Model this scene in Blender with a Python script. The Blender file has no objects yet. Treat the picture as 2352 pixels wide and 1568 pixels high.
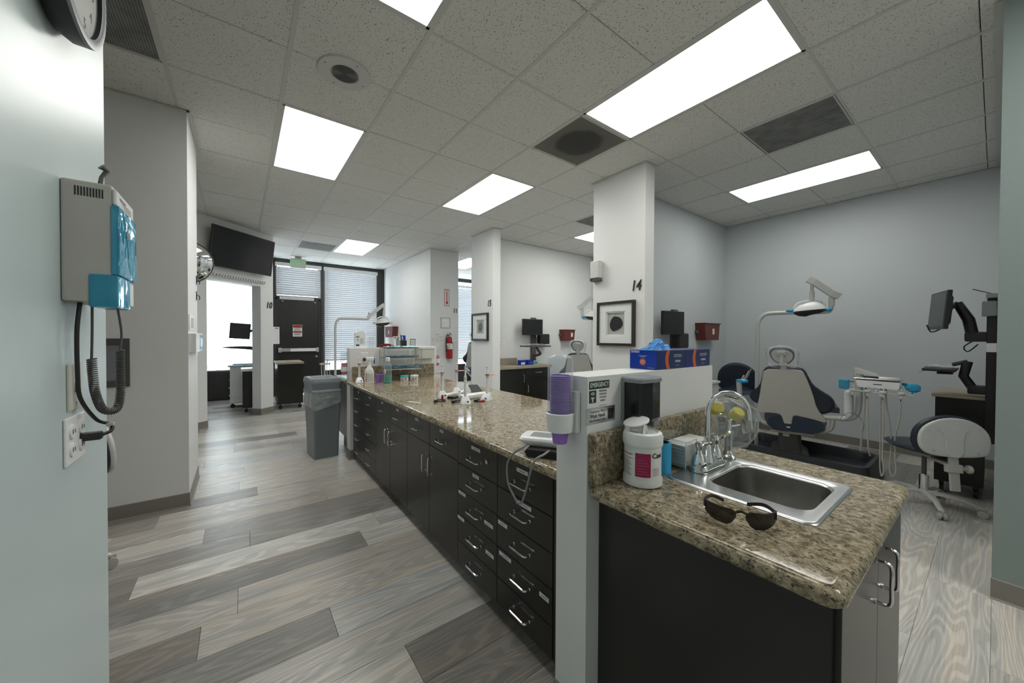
import bpy, bmesh, math, random
from mathutils import Matrix, Vector
random.seed(7)
R = math.radians
PI = math.pi
C = bpy.context.scene.collection
SC = bpy.context.scene

# ------------------------------------------------------------------ camera, world, exposure
cam_d = bpy.data.cameras.new('camera')
cam_d.sensor_width = 36.0
cam_d.lens = 831.84 / 2352 * 36.0
cam_d.clip_start = 0.02
cam = bpy.data.objects.new('camera', cam_d)
C.objects.link(cam)
cam.matrix_world = (Matrix.Translation((0, 0, 1.303)) @ Matrix.Rotation(-0.6415, 4, 'Z')
                    @ Matrix.Rotation(R(90) - 0.0127, 4, 'X') @ Matrix.Rotation(0.0044, 4, 'Z'))
SC.camera = cam
W = bpy.data.worlds.new('world')
SC.world = W
W.use_nodes = True
W.node_tree.nodes['Background'].inputs[0].default_value = (0.86, 0.93, 1.0, 1)
W.node_tree.nodes['Background'].inputs[1].default_value = 3.4
SC.view_settings.view_transform = 'Standard'
SC.view_settings.look = 'None'
SC.view_settings.gamma = 1
SC.view_settings.use_curve_mapping = False
SC.view_settings.exposure = 1.7
PANEL_E = 3.3
H_C = 2.99          # ceiling height
GX, GY, TS = 0.8451, 1.9041, 0.6096

# ------------------------------------------------------------------ materials
def nodes(name):
    m = bpy.data.materials.new(name)
    m.use_nodes = True
    nt = m.node_tree
    return m, nt, nt.nodes['Principled BSDF']

def N(nt, t, **k):
    n = nt.nodes.new(t)
    for a, b in k.items():
        setattr(n, a, b)
    return n

def mat(name, col, rough=0.5, metal=0.0, var=0.04, scale=30.0, bump=0.0, bscale=200.0, trans=0.0, coat=0.0, emit=0.0, spec=None, ior=None, alpha=None, sheen=0):
    """principled material with a faint procedural mottling"""
    m, nt, b = nodes(name)
    tc = N(nt, 'ShaderNodeTexCoord')
    nz = N(nt, 'ShaderNodeTexNoise')
    nz.inputs['Scale'].default_value = scale
    nz.inputs['Detail'].default_value = 3
    nt.links.new(tc.outputs['Object'], nz.inputs['Vector'])
    r = N(nt, 'ShaderNodeMix', data_type='RGBA')
    c = Vector(col)
    r.inputs[6].default_value = (*[max(0, x * (1 - var)) for x in c], 1)
    r.inputs[7].default_value = (*[min(1, x * (1 + var)) for x in c], 1)
    nt.links.new(nz.outputs[0], r.inputs[0])
    nt.links.new(r.outputs[2], b.inputs['Base Color'])
    b.inputs['Roughness'].default_value = rough
    b.inputs['Metallic'].default_value = metal
    if trans:
        b.inputs['Transmission Weight'].default_value = trans
    if coat:
        b.inputs['Coat Weight'].default_value = coat
        b.inputs['Coat Roughness'].default_value = 0.08
    if spec is not None:
        b.inputs['Specular IOR Level'].default_value = spec
    if ior:
        b.inputs['IOR'].default_value = ior
    if emit:
        b.inputs['Emission Color'].default_value = (*col, 1)
        b.inputs['Emission Strength'].default_value = emit
    if alpha is not None:
        b.inputs['Alpha'].default_value = alpha
    if bump:
        n2 = N(nt, 'ShaderNodeTexNoise')
        n2.inputs['Scale'].default_value = bscale
        n2.inputs['Detail'].default_value = 3
        nt.links.new(tc.outputs['Object'], n2.inputs['Vector'])
        bp = N(nt, 'ShaderNodeBump')
        bp.inputs['Strength'].default_value = bump
        bp.inputs['Distance'].default_value = 0.002
        nt.links.new(n2.outputs[0], bp.inputs['Height'])
        nt.links.new(bp.outputs[0], b.inputs['Normal'])
    return m

def film(name, col, op=0.25, rough=0.12, wrinkle=0.0, gloss=1.0, pure=False):
    """thin clear sheet: transparent + glossy, amount by fresnel, faint procedural wrinkles"""
    m = bpy.data.materials.new(name)
    m.use_nodes = True
    nt = m.node_tree
    nt.nodes.clear()
    out = N(nt, 'ShaderNodeOutputMaterial')
    tr = N(nt, 'ShaderNodeBsdfTransparent')
    tr.inputs[0].default_value = (*[0.5 + 0.5 * c for c in col], 1)
    df = N(nt, 'ShaderNodeBsdfPrincipled')
    df.inputs['Base Color'].default_value = (*col, 1)
    df.inputs['Roughness'].default_value = rough
    if pure:
        df.inputs['Metallic'].default_value = 1.0
    fr = N(nt, 'ShaderNodeLayerWeight')
    fr.inputs['Blend'].default_value = 0.5
    pw = N(nt, 'ShaderNodeMath', operation='POWER')
    nt.links.new(fr.outputs['Facing'], pw.inputs[0])
    pw.inputs[1].default_value = 3.5
    ml = N(nt, 'ShaderNodeMath', operation='MULTIPLY_ADD')
    nt.links.new(pw.outputs[0], ml.inputs[0])
    ml.inputs[1].default_value = 0.6
    ml.inputs[2].default_value = 0.03
    ad = N(nt, 'ShaderNodeMath', operation='ADD', use_clamp=True)
    nt.links.new(ml.outputs[0], ad.inputs[0])
    ad.inputs[1].default_value = op
    tc = N(nt, 'ShaderNodeTexCoord')
    nz = N(nt, 'ShaderNodeTexNoise')
    nz.inputs['Scale'].default_value = 16
    nz.inputs['Detail'].default_value = 1.5
    nt.links.new(tc.outputs['Object'], nz.inputs['Vector'])
    if wrinkle:
        bp = N(nt, 'ShaderNodeBump')
        bp.inputs['Strength'].default_value = wrinkle
        bp.inputs['Distance'].default_value = 0.02
        nt.links.new(nz.outputs[0], bp.inputs['Height'])
        nt.links.new(bp.outputs[0], df.inputs['Normal'])
        nt.links.new(bp.outputs[0], fr.inputs['Normal'])
    mx = N(nt, 'ShaderNodeMixShader')
    nt.links.new(ad.outputs[0], mx.inputs[0])
    nt.links.new(tr.outputs[0], mx.inputs[1])
    nt.links.new(df.outputs[0], mx.inputs[2])
    nt.links.new(mx.outputs[0], out.inputs[0])
    return m

def ramp(nt, src, stops):
    r = N(nt, 'ShaderNodeValToRGB')
    e = r.color_ramp.elements
    while len(e) < len(stops):
        e.new(0.5)
    for el, (p, c) in zip(e, stops):
        el.position = p
        el.color = (*c, 1) if len(c) == 3 else c
    nt.links.new(src, r.inputs[0])
    return r

def noise(nt, vec, scale, detail=4, rough=0.55, dist=0.0):
    n = N(nt, 'ShaderNodeTexNoise')
    n.inputs['Scale'].default_value = scale
    n.inputs['Detail'].default_value = detail
    n.inputs['Roughness'].default_value = rough
    n.inputs['Distortion'].default_value = dist
    nt.links.new(vec, n.inputs['Vector'])
    return n

def mapping(nt, vec, s=(1, 1, 1), rot=(0, 0, 0)):
    m = N(nt, 'ShaderNodeMapping')
    m.inputs['Scale'].default_value = s
    m.inputs['Rotation'].default_value = rot
    nt.links.new(vec, m.inputs['Vector'])
    return m.outputs[0]

def mixc(nt, f, a, b, mode='MIX'):
    x = N(nt, 'ShaderNodeMix', data_type='RGBA', blend_type=mode)
    for s, i in ((f, 0), (a, 6), (b, 7)):
        if isinstance(s, (int, float)):
            x.inputs[i].default_value = s
        elif isinstance(s, tuple):
            x.inputs[i].default_value = (*s, 1)
        else:
            nt.links.new(s, x.inputs[i])
    return x.outputs[2]

def granite():
    m, nt, b = nodes('speckled_granite')
    g = N(nt, 'ShaderNodeNewGeometry').outputs['Position']
    v = mapping(nt, g, (1.45, 1.0, 1.2))
    base = ramp(nt, noise(nt, v, 40, 8, 0.72, 0.5).outputs[0],
                [(0.30, (0.07, 0.056, 0.038)), (0.43, (0.20, 0.16, 0.10)), (0.54, (0.36, 0.30, 0.20)), (0.70, (0.58, 0.53, 0.42))])
    dark = ramp(nt, noise(nt, v, 88, 6, 0.75, 0.5).outputs[0], [(0.40, (1, 1, 1)), (0.47, (0, 0, 0))])
    c = mixc(nt, dark.outputs[0], base.outputs[0], (0.035, 0.033, 0.03))
    blot = ramp(nt, noise(nt, v, 130, 3, 0.6).outputs[0], [(0.66, (0, 0, 0)), (0.73, (1, 1, 1))])
    c = mixc(nt, blot.outputs[0], c, (0.60, 0.57, 0.48))
    nt.links.new(c, b.inputs['Base Color'])
    b.inputs['Roughness'].default_value = 0.06
    b.inputs['Specular IOR Level'].default_value = 0.24
    return m

def plank_mat():
    m, nt, b = nodes('grey_vinyl_plank')
    at = N(nt, 'ShaderNodeAttribute', attribute_name='rnd')
    g = N(nt, 'ShaderNodeNewGeometry').outputs['Position']
    off = N(nt, 'ShaderNodeVectorMath', operation='SCALE')
    off.inputs[0].default_value = (31.0, 17.0, 9.0)
    nt.links.new(at.outputs['Fac'], off.inputs['Scale'])
    ad = N(nt, 'ShaderNodeVectorMath', operation='ADD')
    nt.links.new(g, ad.inputs[0])
    nt.links.new(off.outputs[0], ad.inputs[1])
    v = ad.outputs[0]
    # cathedral grain: contour lines of a stretched noise field
    big = noise(nt, mapping(nt, v, (0.6, 4.8, 1)), 1.15, 2, 0.4, 0.25)
    ml = N(nt, 'ShaderNodeMath', operation='MULTIPLY')
    nt.links.new(big.outputs[0], ml.inputs[0])
    ml.inputs[1].default_value = 150.0
    sn = N(nt, 'ShaderNodeMath', operation='SINE')
    nt.links.new(ml.outputs[0], sn.inputs[0])
    rings = ramp(nt, sn.outputs[0], [(0.0, (0.30, 0.30, 0.30)), (0.35, (0.80, 0.80, 0.80)), (1.0, (1, 1, 1))])
    fine = noise(nt, mapping(nt, v, (2.2, 75, 1)), 1.6, 5, 0.7)
    broad = noise(nt, mapping(nt, v, (0.4, 11, 1)), 1.4, 3, 0.55)
    tone = ramp(nt, at.outputs['Fac'], [(0.0, (0.28, 0.255, 0.235)), (0.13, (0.34, 0.32, 0.30)), (0.22, (0.53, 0.50, 0.46)),
                                        (0.55, (0.63, 0.60, 0.56)), (0.75, (0.57, 0.575, 0.565)), (1.0, (0.70, 0.68, 0.64))])
    hue = ramp(nt, broad.outputs[0], [(0.34, (0.80, 0.84, 0.87)), (0.50, (1.0, 1.0, 1.0)), (0.64, (1.10, 1.04, 0.97))])
    c = mixc(nt, 0.9, tone.outputs[0], hue.outputs[0], 'MULTIPLY')
    c2 = mixc(nt, 0.28, c, rings.outputs[0], 'MULTIPLY')
    fr = ramp(nt, fine.outputs[0], [(0.3, (0.74, 0.73, 0.71)), (0.62, (1.08, 1.08, 1.08))])
    c3 = mixc(nt, 0.8, c2, fr.outputs[0], 'MULTIPLY')
    nt.links.new(c3, b.inputs['Base Color'])
    rr = N(nt, 'ShaderNodeMapRange')
    nt.links.new(fine.outputs[0], rr.inputs[0])
    rr.inputs[3].default_value = 0.24
    rr.inputs[4].default_value = 0.38
    nt.links.new(rr.outputs[0], b.inputs['Roughness'])
    bp = N(nt, 'ShaderNodeBump')
    bp.inputs['Strength'].default_value = 0.12
    bp.inputs['Distance'].default_value = 0.001
    nt.links.new(fine.outputs[0], bp.inputs['Height'])
    nt.links.new(bp.outputs[0], b.inputs['Normal'])
    return m

def tile_mat():
    m, nt, b = nodes('fissured_ceiling_tile')
    g = N(nt, 'ShaderNodeNewGeometry').outputs['Position']
    w = noise(nt, g, 12, 2)
    v = N(nt, 'ShaderNodeVectorMath', operation='MULTIPLY_ADD')
    nt.links.new(w.outputs['Color'], v.inputs[0])
    v.inputs[1].default_value = (0.06, 0.06, 0)
    nt.links.new(g, v.inputs[2])
    vo = N(nt, 'ShaderNodeTexVoronoi')
    vo.inputs['Scale'].default_value = 115
    nt.links.new(mapping(nt, v.outputs[0], (1.0, 0.55, 0.001)), vo.inputs['Vector'])
    pit = ramp(nt, vo.outputs['Distance'], [(0.16, (1, 1, 1)), (0.32, (0, 0, 0))])
    sel = ramp(nt, noise(nt, g, 70, 2).outputs[0], [(0.40, (0, 0, 0)), (0.50, (1, 1, 1))])
    f = mixc(nt, 1.0, pit.outputs[0], sel.outputs[0], 'MULTIPLY')
    fine = noise(nt, g, 330, 3, 0.6)
    c0 = ramp(nt, fine.outputs[0], [(0.3, (0.60, 0.59, 0.555)), (0.6, (0.74, 0.73, 0.69))])
    c = mixc(nt, f, c0.outputs[0], (0.20, 0.20, 0.18))
    nt.links.new(c, b.inputs['Base Color'])
    b.inputs['Roughness'].default_value = 0.95
    return m

def stain_mat(kind):
    """perforated vent plate; dust stains have a shape of their own"""
    m, nt, b = nodes('perforated_vent_' + kind)
    tc = N(nt, 'ShaderNodeTexCoord')
    vo = N(nt, 'ShaderNodeTexVoronoi')
    vo.inputs['Scale'].default_value = 75
    vo.inputs['Randomness'].default_value = 0.0
    nt.links.new(mapping(nt, tc.outputs['Object'], (1, 1, 0.001)), vo.inputs['Vector'])
    hole = ramp(nt, vo.outputs['Distance'], [(0.30, (0.12, 0.12, 0.12)), (0.40, (1, 1, 1))])
    sp = N(nt, 'ShaderNodeVectorMath', operation='LENGTH')
    d = mapping(nt, tc.outputs['Object'], (1, 1, 0))
    nt.links.new(d, sp.inputs[0])
    wob = noise(nt, tc.outputs['Object'], 9, 3)
    ad = N(nt, 'ShaderNodeMath', operation='MULTIPLY_ADD')
    nt.links.new(wob.outputs[0], ad.inputs[0])
    ad.inputs[1].default_value = 0.05
    nt.links.new(sp.outputs['Value'], ad.inputs[2])
    if kind == 'round':
        st = ramp(nt, ad.outputs[0], [(0.0, (0.035, 0.034, 0.03)), (0.205, (0.05, 0.048, 0.042)), (0.245, (0.17, 0.165, 0.14)), (0.5, (0.23, 0.225, 0.19))])
    else:
        st = ramp(nt, wob.outputs[0], [(0.32, (0.17, 0.17, 0.16)), (0.6, (0.27, 0.27, 0.26))])
    c = mixc(nt, 0.75, st.outputs[0], hole.outputs[0], 'MULTIPLY')
    nt.links.new(c, b.inputs['Base Color'])
    b.inputs['Roughness'].default_value = 0.7
    return m

def slat_mat(name, col, trl):
    m = bpy.data.materials.new(name)
    m.use_nodes = True
    nt = m.node_tree
    b = nt.nodes['Principled BSDF']
    b.inputs['Base Color'].default_value = (*col, 1)
    b.inputs['Roughness'].default_value = 0.4
    t = N(nt, 'ShaderNodeBsdfTranslucent')
    t.inputs[0].default_value = (*col, 1)
    tc = N(nt, 'ShaderNodeTexCoord')
    nz = noise(nt, tc.outputs['Object'], 8, 2)
    mr = N(nt, 'ShaderNodeMapRange')
    nt.links.new(nz.outputs[0], mr.inputs[0])
    mr.inputs[3].default_value = trl * 0.95
    mr.inputs[4].default_value = trl * 1.05
    mx = N(nt, 'ShaderNodeMixShader')
    nt.links.new(mr.outputs[0], mx.inputs[0])
    nt.links.new(b.outputs[0], mx.inputs[1])
    nt.links.new(t.outputs[0], mx.inputs[2])
    nt.links.new(mx.outputs[0], nt.nodes['Material Output'].inputs[0])
    return m

def agate_mat():
    m, nt, b = nodes('banded_agate')
    tc = N(nt, 'ShaderNodeTexCoord')
    ln = N(nt, 'ShaderNodeVectorMath', operation='LENGTH')
    nz = noise(nt, tc.outputs['Object'], 18, 3)
    nt.links.new(mapping(nt, tc.outputs['Object'], (1, 1, 1)), ln.inputs[0])
    ad = N(nt, 'ShaderNodeMath', operation='MULTIPLY_ADD')
    nt.links.new(nz.outputs[0], ad.inputs[0])
    ad.inputs[1].default_value = 0.05
    nt.links.new(ln.outputs['Value'], ad.inputs[2])
    ml = N(nt, 'ShaderNodeMath', operation='MULTIPLY')
    nt.links.new(ad.outputs[0], ml.inputs[0])
    ml.inputs[1].default_value = 420
    sn = N(nt, 'ShaderNodeMath', operation='SINE')
    nt.links.new(ml.outputs[0], sn.inputs[0])
    r = ramp(nt, sn.outputs[0], [(0.0, (0.014, 0.016, 0.022)), (0.85, (0.022, 0.026, 0.034)), (1.0, (0.06, 0.067, 0.08))])
    nt.links.new(r.outputs[0], b.inputs['Base Color'])
    b.inputs['Roughness'].default_value = 0.25
    return m

MT = dict(
    wall=mat('white_wall_paint', (0.74, 0.745, 0.735), 0.5, var=0.015, scale=3, bump=0.25, bscale=260),
    gloss_wall=mat('semi_gloss_white_paint', (0.53, 0.615, 0.62), 0.36, var=0.015, scale=3, bump=0.12, bscale=60),  # white paint with vignette darkening put into its colour
    cool_lit_wall=mat('cool_shaded_wall_paint', (0.56, 0.60, 0.615), 0.5, var=0.015, scale=3, bump=0.25, bscale=260),  # right room's cool light and dimness put into the wall colour
    shaded_pier=mat('vignette_shaded_wall_paint', (0.25, 0.30, 0.29), 0.5, var=0.015, scale=3, bump=0.25, bscale=260),  # the pier's vignette darkness is put into this wall colour
    base=mat('taupe_vinyl_base', (0.22, 0.205, 0.18), 0.45),
    tile=tile_mat(), granite=granite(), plank=plank_mat(),
    tee=mat('white_grid_metal', (0.56, 0.56, 0.53), 0.5),
    tee_dark=mat('dark_ceiling_void', (0.05, 0.05, 0.045), 0.9),
    vent_round=stain_mat('round'), vent_plain=stain_mat('plain'),
    laminate=mat('espresso_laminate', (0.020, 0.0195, 0.017), 0.28, var=0.12, scale=5, spec=0.4),
    laminate_edge=mat('espresso_edge', (0.012, 0.012, 0.011), 0.4),
    kick=mat('grey_toe_kick', (0.15, 0.145, 0.135), 0.5),
    chrome=mat('chrome', (0.78, 0.78, 0.78), 0.08, 1.0),
    satin=mat('brushed_steel', (0.60, 0.60, 0.60), 0.26, 1.0, var=0.08, scale=60),
    bowl=mat('sink_bowl_steel', (0.42, 0.41, 0.39), 0.33, 1.0, var=0.15, scale=40),
    white=mat('white_plastic', (0.80, 0.805, 0.80), 0.32),
    white_m=mat('matte_white', (0.76, 0.765, 0.76), 0.6),
    paper=mat('white_paper', (0.76, 0.76, 0.74), 0.8, bump=0.2),
    cream=mat('cream_plastic', (0.60, 0.59, 0.50), 0.4),
    beige=mat('grey_beige_plastic', (0.47, 0.455, 0.42), 0.42),
    beige_l=mat('light_grey_plastic', (0.58, 0.59, 0.565), 0.4),
    navy=mat('navy_vinyl', (0.012, 0.020, 0.034), 0.42, bump=0.15, bscale=400),
    navy_l=mat('navy_vinyl_light', (0.016, 0.030, 0.055), 0.35, bump=0.15, bscale=400),
    rubber=mat('dark_slate_plastic', (0.032, 0.036, 0.042), 0.38, bump=0.1),
    black=mat('black_plastic', (0.014, 0.014, 0.014), 0.35),
    black_m=mat('matte_black', (0.012, 0.012, 0.012), 0.75),
    screen=mat('black_screen', (0.010, 0.011, 0.012), 0.13),
    screen_g=mat('grey_screen', (0.03, 0.032, 0.035), 0.3),
    grey=mat('grey_plastic', (0.23, 0.25, 0.26), 0.4),
    bin=mat('grey_bin_plastic', (0.185, 0.215, 0.235), 0.42, bump=0.1, bscale=120),
    dgrey=mat('dark_grey_plastic', (0.09, 0.09, 0.085), 0.45),
    purple=mat('purple_plastic', (0.30, 0.16, 0.56), 0.4),
    pink=mat('pink_plastic', (0.62, 0.16, 0.24), 0.4),
    blue=mat('bright_blue_film', (0.03, 0.34, 0.62), 0.25),
    blue_card=mat('deep_blue_card', (0.0, 0.045, 0.42), 0.35),
    navy_card=mat('navy_card', (0.016, 0.028, 0.11), 0.4),
    glove=mat('blue_nitrile', (0.04, 0.27, 0.72), 0.5, bump=0.3, bscale=80),
    orange=mat('orange_print', (0.60, 0.12, 0.035), 0.4),
    red=mat('red_paint', (0.35, 0.012, 0.012), 0.3),
    sharps=mat('dark_red_plastic', (0.13, 0.022, 0.016), 0.35),
    redglass=mat('red_lens', (0.16, 0.006, 0.006), 0.08),
    shield=mat('orange_shield', (0.62, 0.10, 0.055), 0.3),
    magenta=mat('magenta_print', (0.34, 0.01, 0.09), 0.4),
    yellow=mat('yellow_plastic', (0.60, 0.52, 0.04), 0.4),
    teal=mat('teal_plastic', (0.03, 0.50, 0.48), 0.4),
    green=mat('green_print', (0.015, 0.055, 0.035), 0.5),
    exitg=mat('exit_green', (0.10, 0.55, 0.24), 0.5, emit=0.15),
    mouthw=mat('green_mouthwash', (0.0, 0.32, 0.20), 0.1, coat=0.5),
    wood=mat('oak_laminate', (0.34, 0.29, 0.22), 0.5, var=0.12, scale=40),
    frame=mat('dark_brown_frame', (0.022, 0.017, 0.012), 0.45, var=0.2, scale=60),
    matboard=mat('white_mat_board', (0.72, 0.75, 0.74), 0.7),
    linen=mat('grey_linen', (0.42, 0.42, 0.39), 0.9, var=0.15, scale=300),
    agate=agate_mat(),
    bluef=film('blue_barrier_film', (0.03, 0.42, 0.66), 0.50, 0.12, 0.9),
    clearf=film('clear_plastic_wrap', (0.80, 0.83, 0.83), 0.10, 0.12, 1.0),
    glass=film('clear_acrylic', (0.88, 0.90, 0.90), 0.02, 0.05, pure=True),
    cupglass=film('frosted_acrylic_tube', (0.80, 0.84, 0.88), 0.10, 0.12),
    smoke=film('smoked_lens', (0.004, 0.004, 0.004), 0.45, 0.06),
    pane=film('window_glass', (0.92, 0.96, 0.97), 0.0, 0.02, pure=True),
    bagf=film('white_bin_liner', (0.52, 0.57, 0.58), 0.45, 0.3, 1.0),
    slat=slat_mat('white_blind_slat', (0.62, 0.64, 0.66), 0.025),
    slat_b=slat_mat('backlit_blind_slat', (0.93, 0.94, 0.93), 0.72),
    wallframe=mat('dark_bronze_metal', (0.022, 0.022, 0.020), 0.45),
    lens_clear=film('lamp_shield', (0.55, 0.57, 0.57), 0.35, 0.08),
    tealpaper=mat('pale_teal_paper', (0.38, 0.66, 0.68), 0.8),
    mirror=mat('mirror_surface', (0.82, 0.84, 0.83), 0.02, 1.0, var=0.0),
    ink=mat('grey_ink', (0.10, 0.10, 0.10), 0.7),
    sticker=mat('sticker_white', (0.66, 0.69, 0.70), 0.5),
)

# lamp output of each ceiling panel (made uneven to balance the brightness), relative to PANEL_E
OUT = {(-1, -2): 0.45, (-1, 2): 1.1, (2, -2): 0.85, (2, 2): 1.3, (6, -2): 0.75, (1, 8): 1.1, (6, 2): 1.35, (5, 8): 1.1, (2, -6): 1.5}
for k_, v_ in OUT.items():
    MT['panel%d_%d' % k_] = mat('lit_diffuser', (1.0, 0.995, 0.945), 0.5, var=0.0, emit=PANEL_E * v_)

# ------------------------------------------------------------------ mesh builder
class M:
    def __init__(s):
        s.v = []; s.f = []; s.s = []; s.T = Matrix.Identity(4); s.loc = (0, 0, 0)
    def add(s, vs, fs, smooth=False, T=None):
        k = len(s.v)
        X = s.T if T is None else s.T @ T
        s.v += [tuple(X @ Vector(p)) for p in vs]
        s.f += [tuple(i + k for i in f) for f in fs]
        s.s += [smooth] * len(fs)
        return s
    def box(s, x0, x1, y0, y1, z0, z1, bev=0.0, seg=2, T=None):
        if bev <= 0:
            vs = [(x, y, z) for x in (x0, x1) for y in (y0, y1) for z in (z0, z1)]
            return s.add(vs, [(0, 1, 3, 2), (4, 6, 7, 5), (0, 4, 5, 1), (2, 3, 7, 6), (0, 2, 6, 4), (1, 5, 7, 3)], False, T)
        bm = bmesh.new()
        bmesh.ops.create_cube(bm, size=1.0)
        for v in bm.verts:
            v.co = Vector(((x0 + x1) / 2 + v.co.x * (x1 - x0), (y0 + y1) / 2 + v.co.y * (y1 - y0), (z0 + z1) / 2 + v.co.z * (z1 - z0)))
        bmesh.ops.bevel(bm, geom=bm.edges[:], offset=bev, segments=seg, profile=0.5, affect='EDGES')
        bm.verts.index_update()
        vs = [tuple(v.co) for v in bm.verts]
        fs = [tuple(v.index for v in f.verts) for f in bm.faces]
        bm.free()
        return s.add(vs, fs, seg > 1, T)
    def rings(s, rs, cap0=True, cap1=True, closed=True, smooth=True, T=None):
        n = len(rs[0]); vs = [p for r in rs for p in r]; fs = []
        for i in range(len(rs) - 1):
            for j in range(n if closed else n - 1):
                a = i * n + j; b = i * n + (j + 1) % n
                fs.append((a, b, b + n, a + n))
        s.add(vs, fs, smooth, T)
        k = len(s.v) - len(vs)
        if cap0:
            s.f.append(tuple(k + j for j in reversed(range(n)))); s.s.append(False)
        if cap1:
            k2 = k + (len(rs) - 1) * n
            s.f.append(tuple(k2 + j for j in range(n))); s.s.append(False)
        return s
    def lathe(s, prof, c=(0, 0, 0), n=24, T=None, sx=1, sy=1, cap0=True, cap1=True):
        rs = [[(c[0] + r * sx * math.cos(2 * PI * j / n), c[1] + r * sy * math.sin(2 * PI * j / n), c[2] + z) for j in range(n)] for r, z in prof]
        return s.rings(rs, cap0 and prof[0][0] > 1e-6, cap1 and prof[-1][0] > 1e-6, T=T)
    def tube(s, pts, r, n=8, T=None, caps=True, closed=False):
        P = [Vector(p) for p in pts]; rs = []
        rr = r if isinstance(r, (list, tuple)) else [r] * len(P)
        up = None
        L = len(P)
        for i, p in enumerate(P):
            if closed:
                t = (P[(i + 1) % L] - P[i - 1]).normalized()
            else:
                t = (P[min(i + 1, L - 1)] - P[max(i - 1, 0)]).normalized()
            if up is None:
                up = Vector((0, 0, 1)) if abs(t.z) < 0.9 else Vector((1, 0, 0))
            a = t.cross(up)
            if a.length < 1e-5:
                a = t.cross(Vector((0.3, 1, 0.2)))
            a.normalize(); b = a.cross(t).normalized(); up = b
            rs.append([tuple(p + a * rr[i] * math.cos(2 * PI * j / n) + b * rr[i] * math.sin(2 * PI * j / n)) for j in range(n)])
        if closed:
            rs.append(rs[0])
        return s.rings(rs, caps and not closed, caps and not closed, T=T)
    def cyl(s, p0, p1, r0, r1=None, n=16, T=None):
        return s.tube([p0, p1], [r0, r0 if r1 is None else r1], n, T)
    def prism(s, poly, z0, z1, bev=0.0, T=None, smooth=False):
        """polygon (list of x,y, anticlockwise) extruded z0..z1, optional edge softening"""
        n = len(poly)
        if bev <= 0:
            return s.rings([[(x, y, z0) for x, y in poly], [(x, y, z1) for x, y in poly]], smooth=smooth, T=T)
        q = inset(poly, bev)
        q2 = inset(poly, bev * 0.3)
        d = 1 if z1 > z0 else -1
        return s.rings([[(x, y, z0) for x, y in q], [(x, y, z0 + d * bev * 0.3) for x, y in q2], [(x, y, z0 + d * bev) for x, y in poly], [(x, y, z1 - d * bev) for x, y in poly], [(x, y, z1 - d * bev * 0.3) for x, y in q2], [(x, y, z1) for x, y in q]], smooth=True, T=T)
    def sphere(s, c, r, n=12, T=None, sz=1.0):
        m = n // 2
        prof = [(max(r * math.sin(PI * i / m), 1e-7), -r * sz * math.cos(PI * i / m)) for i in range(m + 1)]
        return s.lathe(prof, c, n, T)
    def text(s, body, size, T, depth=0.0006, align='CENTER', shear=0.0, sx=1.0, bold=0.0):
        vs, fs = text_geo(body, align, shear, bold)
        vs = [(x * size * sx, y * size, z * (depth / 0.1)) for x, y, z in vs]
        return s.add(vs, fs, False, T)
    def obj(s, name, m, parent=None, rnd=None):
        me = bpy.data.meshes.new(name)
        me.from_pydata(s.v, [], s.f)
        me.polygons.foreach_set('use_smooth', s.s)
        if any(s.s):
            bm = bmesh.new(); bm.from_mesh(me)
            bmesh.ops.recalc_face_normals(bm, faces=bm.faces[:])
            for e in bm.edges:
                if len(e.link_faces) == 2 and e.calc_face_angle(0) > 0.75:
                    e.smooth = False
            bm.to_mesh(me); bm.free()
        else:
            bm = bmesh.new(); bm.from_mesh(me)
            bmesh.ops.recalc_face_normals(bm, faces=bm.faces[:])
            bm.to_mesh(me); bm.free()
        me.materials.append(MT[m] if isinstance(m, str) else m)
        o = bpy.data.objects.new(name, me)
        C.objects.link(o)
        if any(s.s):
            wn = o.modifiers.new('weighted_normals', 'WEIGHTED_NORMAL')
            wn.keep_sharp = True
        if parent is not None:
            o.parent = parent
        return o

def inset(poly, d):
    n = len(poly); out = []
    area = sum(poly[i][0] * poly[(i + 1) % n][1] - poly[(i + 1) % n][0] * poly[i][1] for i in range(n))
    sg = 1 if area > 0 else -1
    for i in range(n):
        p0 = Vector(poly[i - 1]); p1 = Vector(poly[i]); p2 = Vector(poly[(i + 1) % n])
        a = (p1 - p0).normalized(); b = (p2 - p1).normalized()
        na = Vector((-a.y, a.x)) * sg; nb = Vector((-b.y, b.x)) * sg
        m = na + nb
        if m.length < 1e-6:
            m = na
        m.normalize()
        c = max(0.5, m.dot(na))
        out.append(tuple(p1 + m * d / c))
    return out

def smooth_poly(p, it=2):
    for _ in range(it):
        q = []
        n = len(p)
        for i in range(n):
            a = p[i]; b = p[(i + 1) % n]
            q.append((0.75 * a[0] + 0.25 * b[0], 0.75 * a[1] + 0.25 * b[1]))
            q.append((0.25 * a[0] + 0.75 * b[0], 0.25 * a[1] + 0.75 * b[1]))
        p = q
    return p

def spl(pts, k=6):
    """Catmull-Rom through points"""
    P = [Vector(p) for p in pts]
    P = [P[0] * 2 - P[1]] + P + [P[-1] * 2 - P[-2]]
    out = []
    for i in range(1, len(P) - 2):
        for j in range(k):
            t = j / k
            a, b, c, d = P[i - 1], P[i], P[i + 1], P[i + 2]
            out.append(0.5 * ((2 * b) + (c - a) * t + (2 * a - 5 * b + 4 * c - d) * t * t + (3 * b - a - 3 * c + d) * t ** 3))
    out.append(P[-2])
    return out

def rrect(x0, x1, y0, y1, r, n=4):
    out = []
    for cx, cy, a0 in ((x1 - r, y1 - r, 0), (x0 + r, y1 - r, 90), (x0 + r, y0 + r, 180), (x1 - r, y0 + r, 270)):
        for k in range(n + 1):
            a = R(a0 + 90 * k / n)
            out.append((cx + r * math.cos(a), cy + r * math.sin(a)))
    return out

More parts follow.
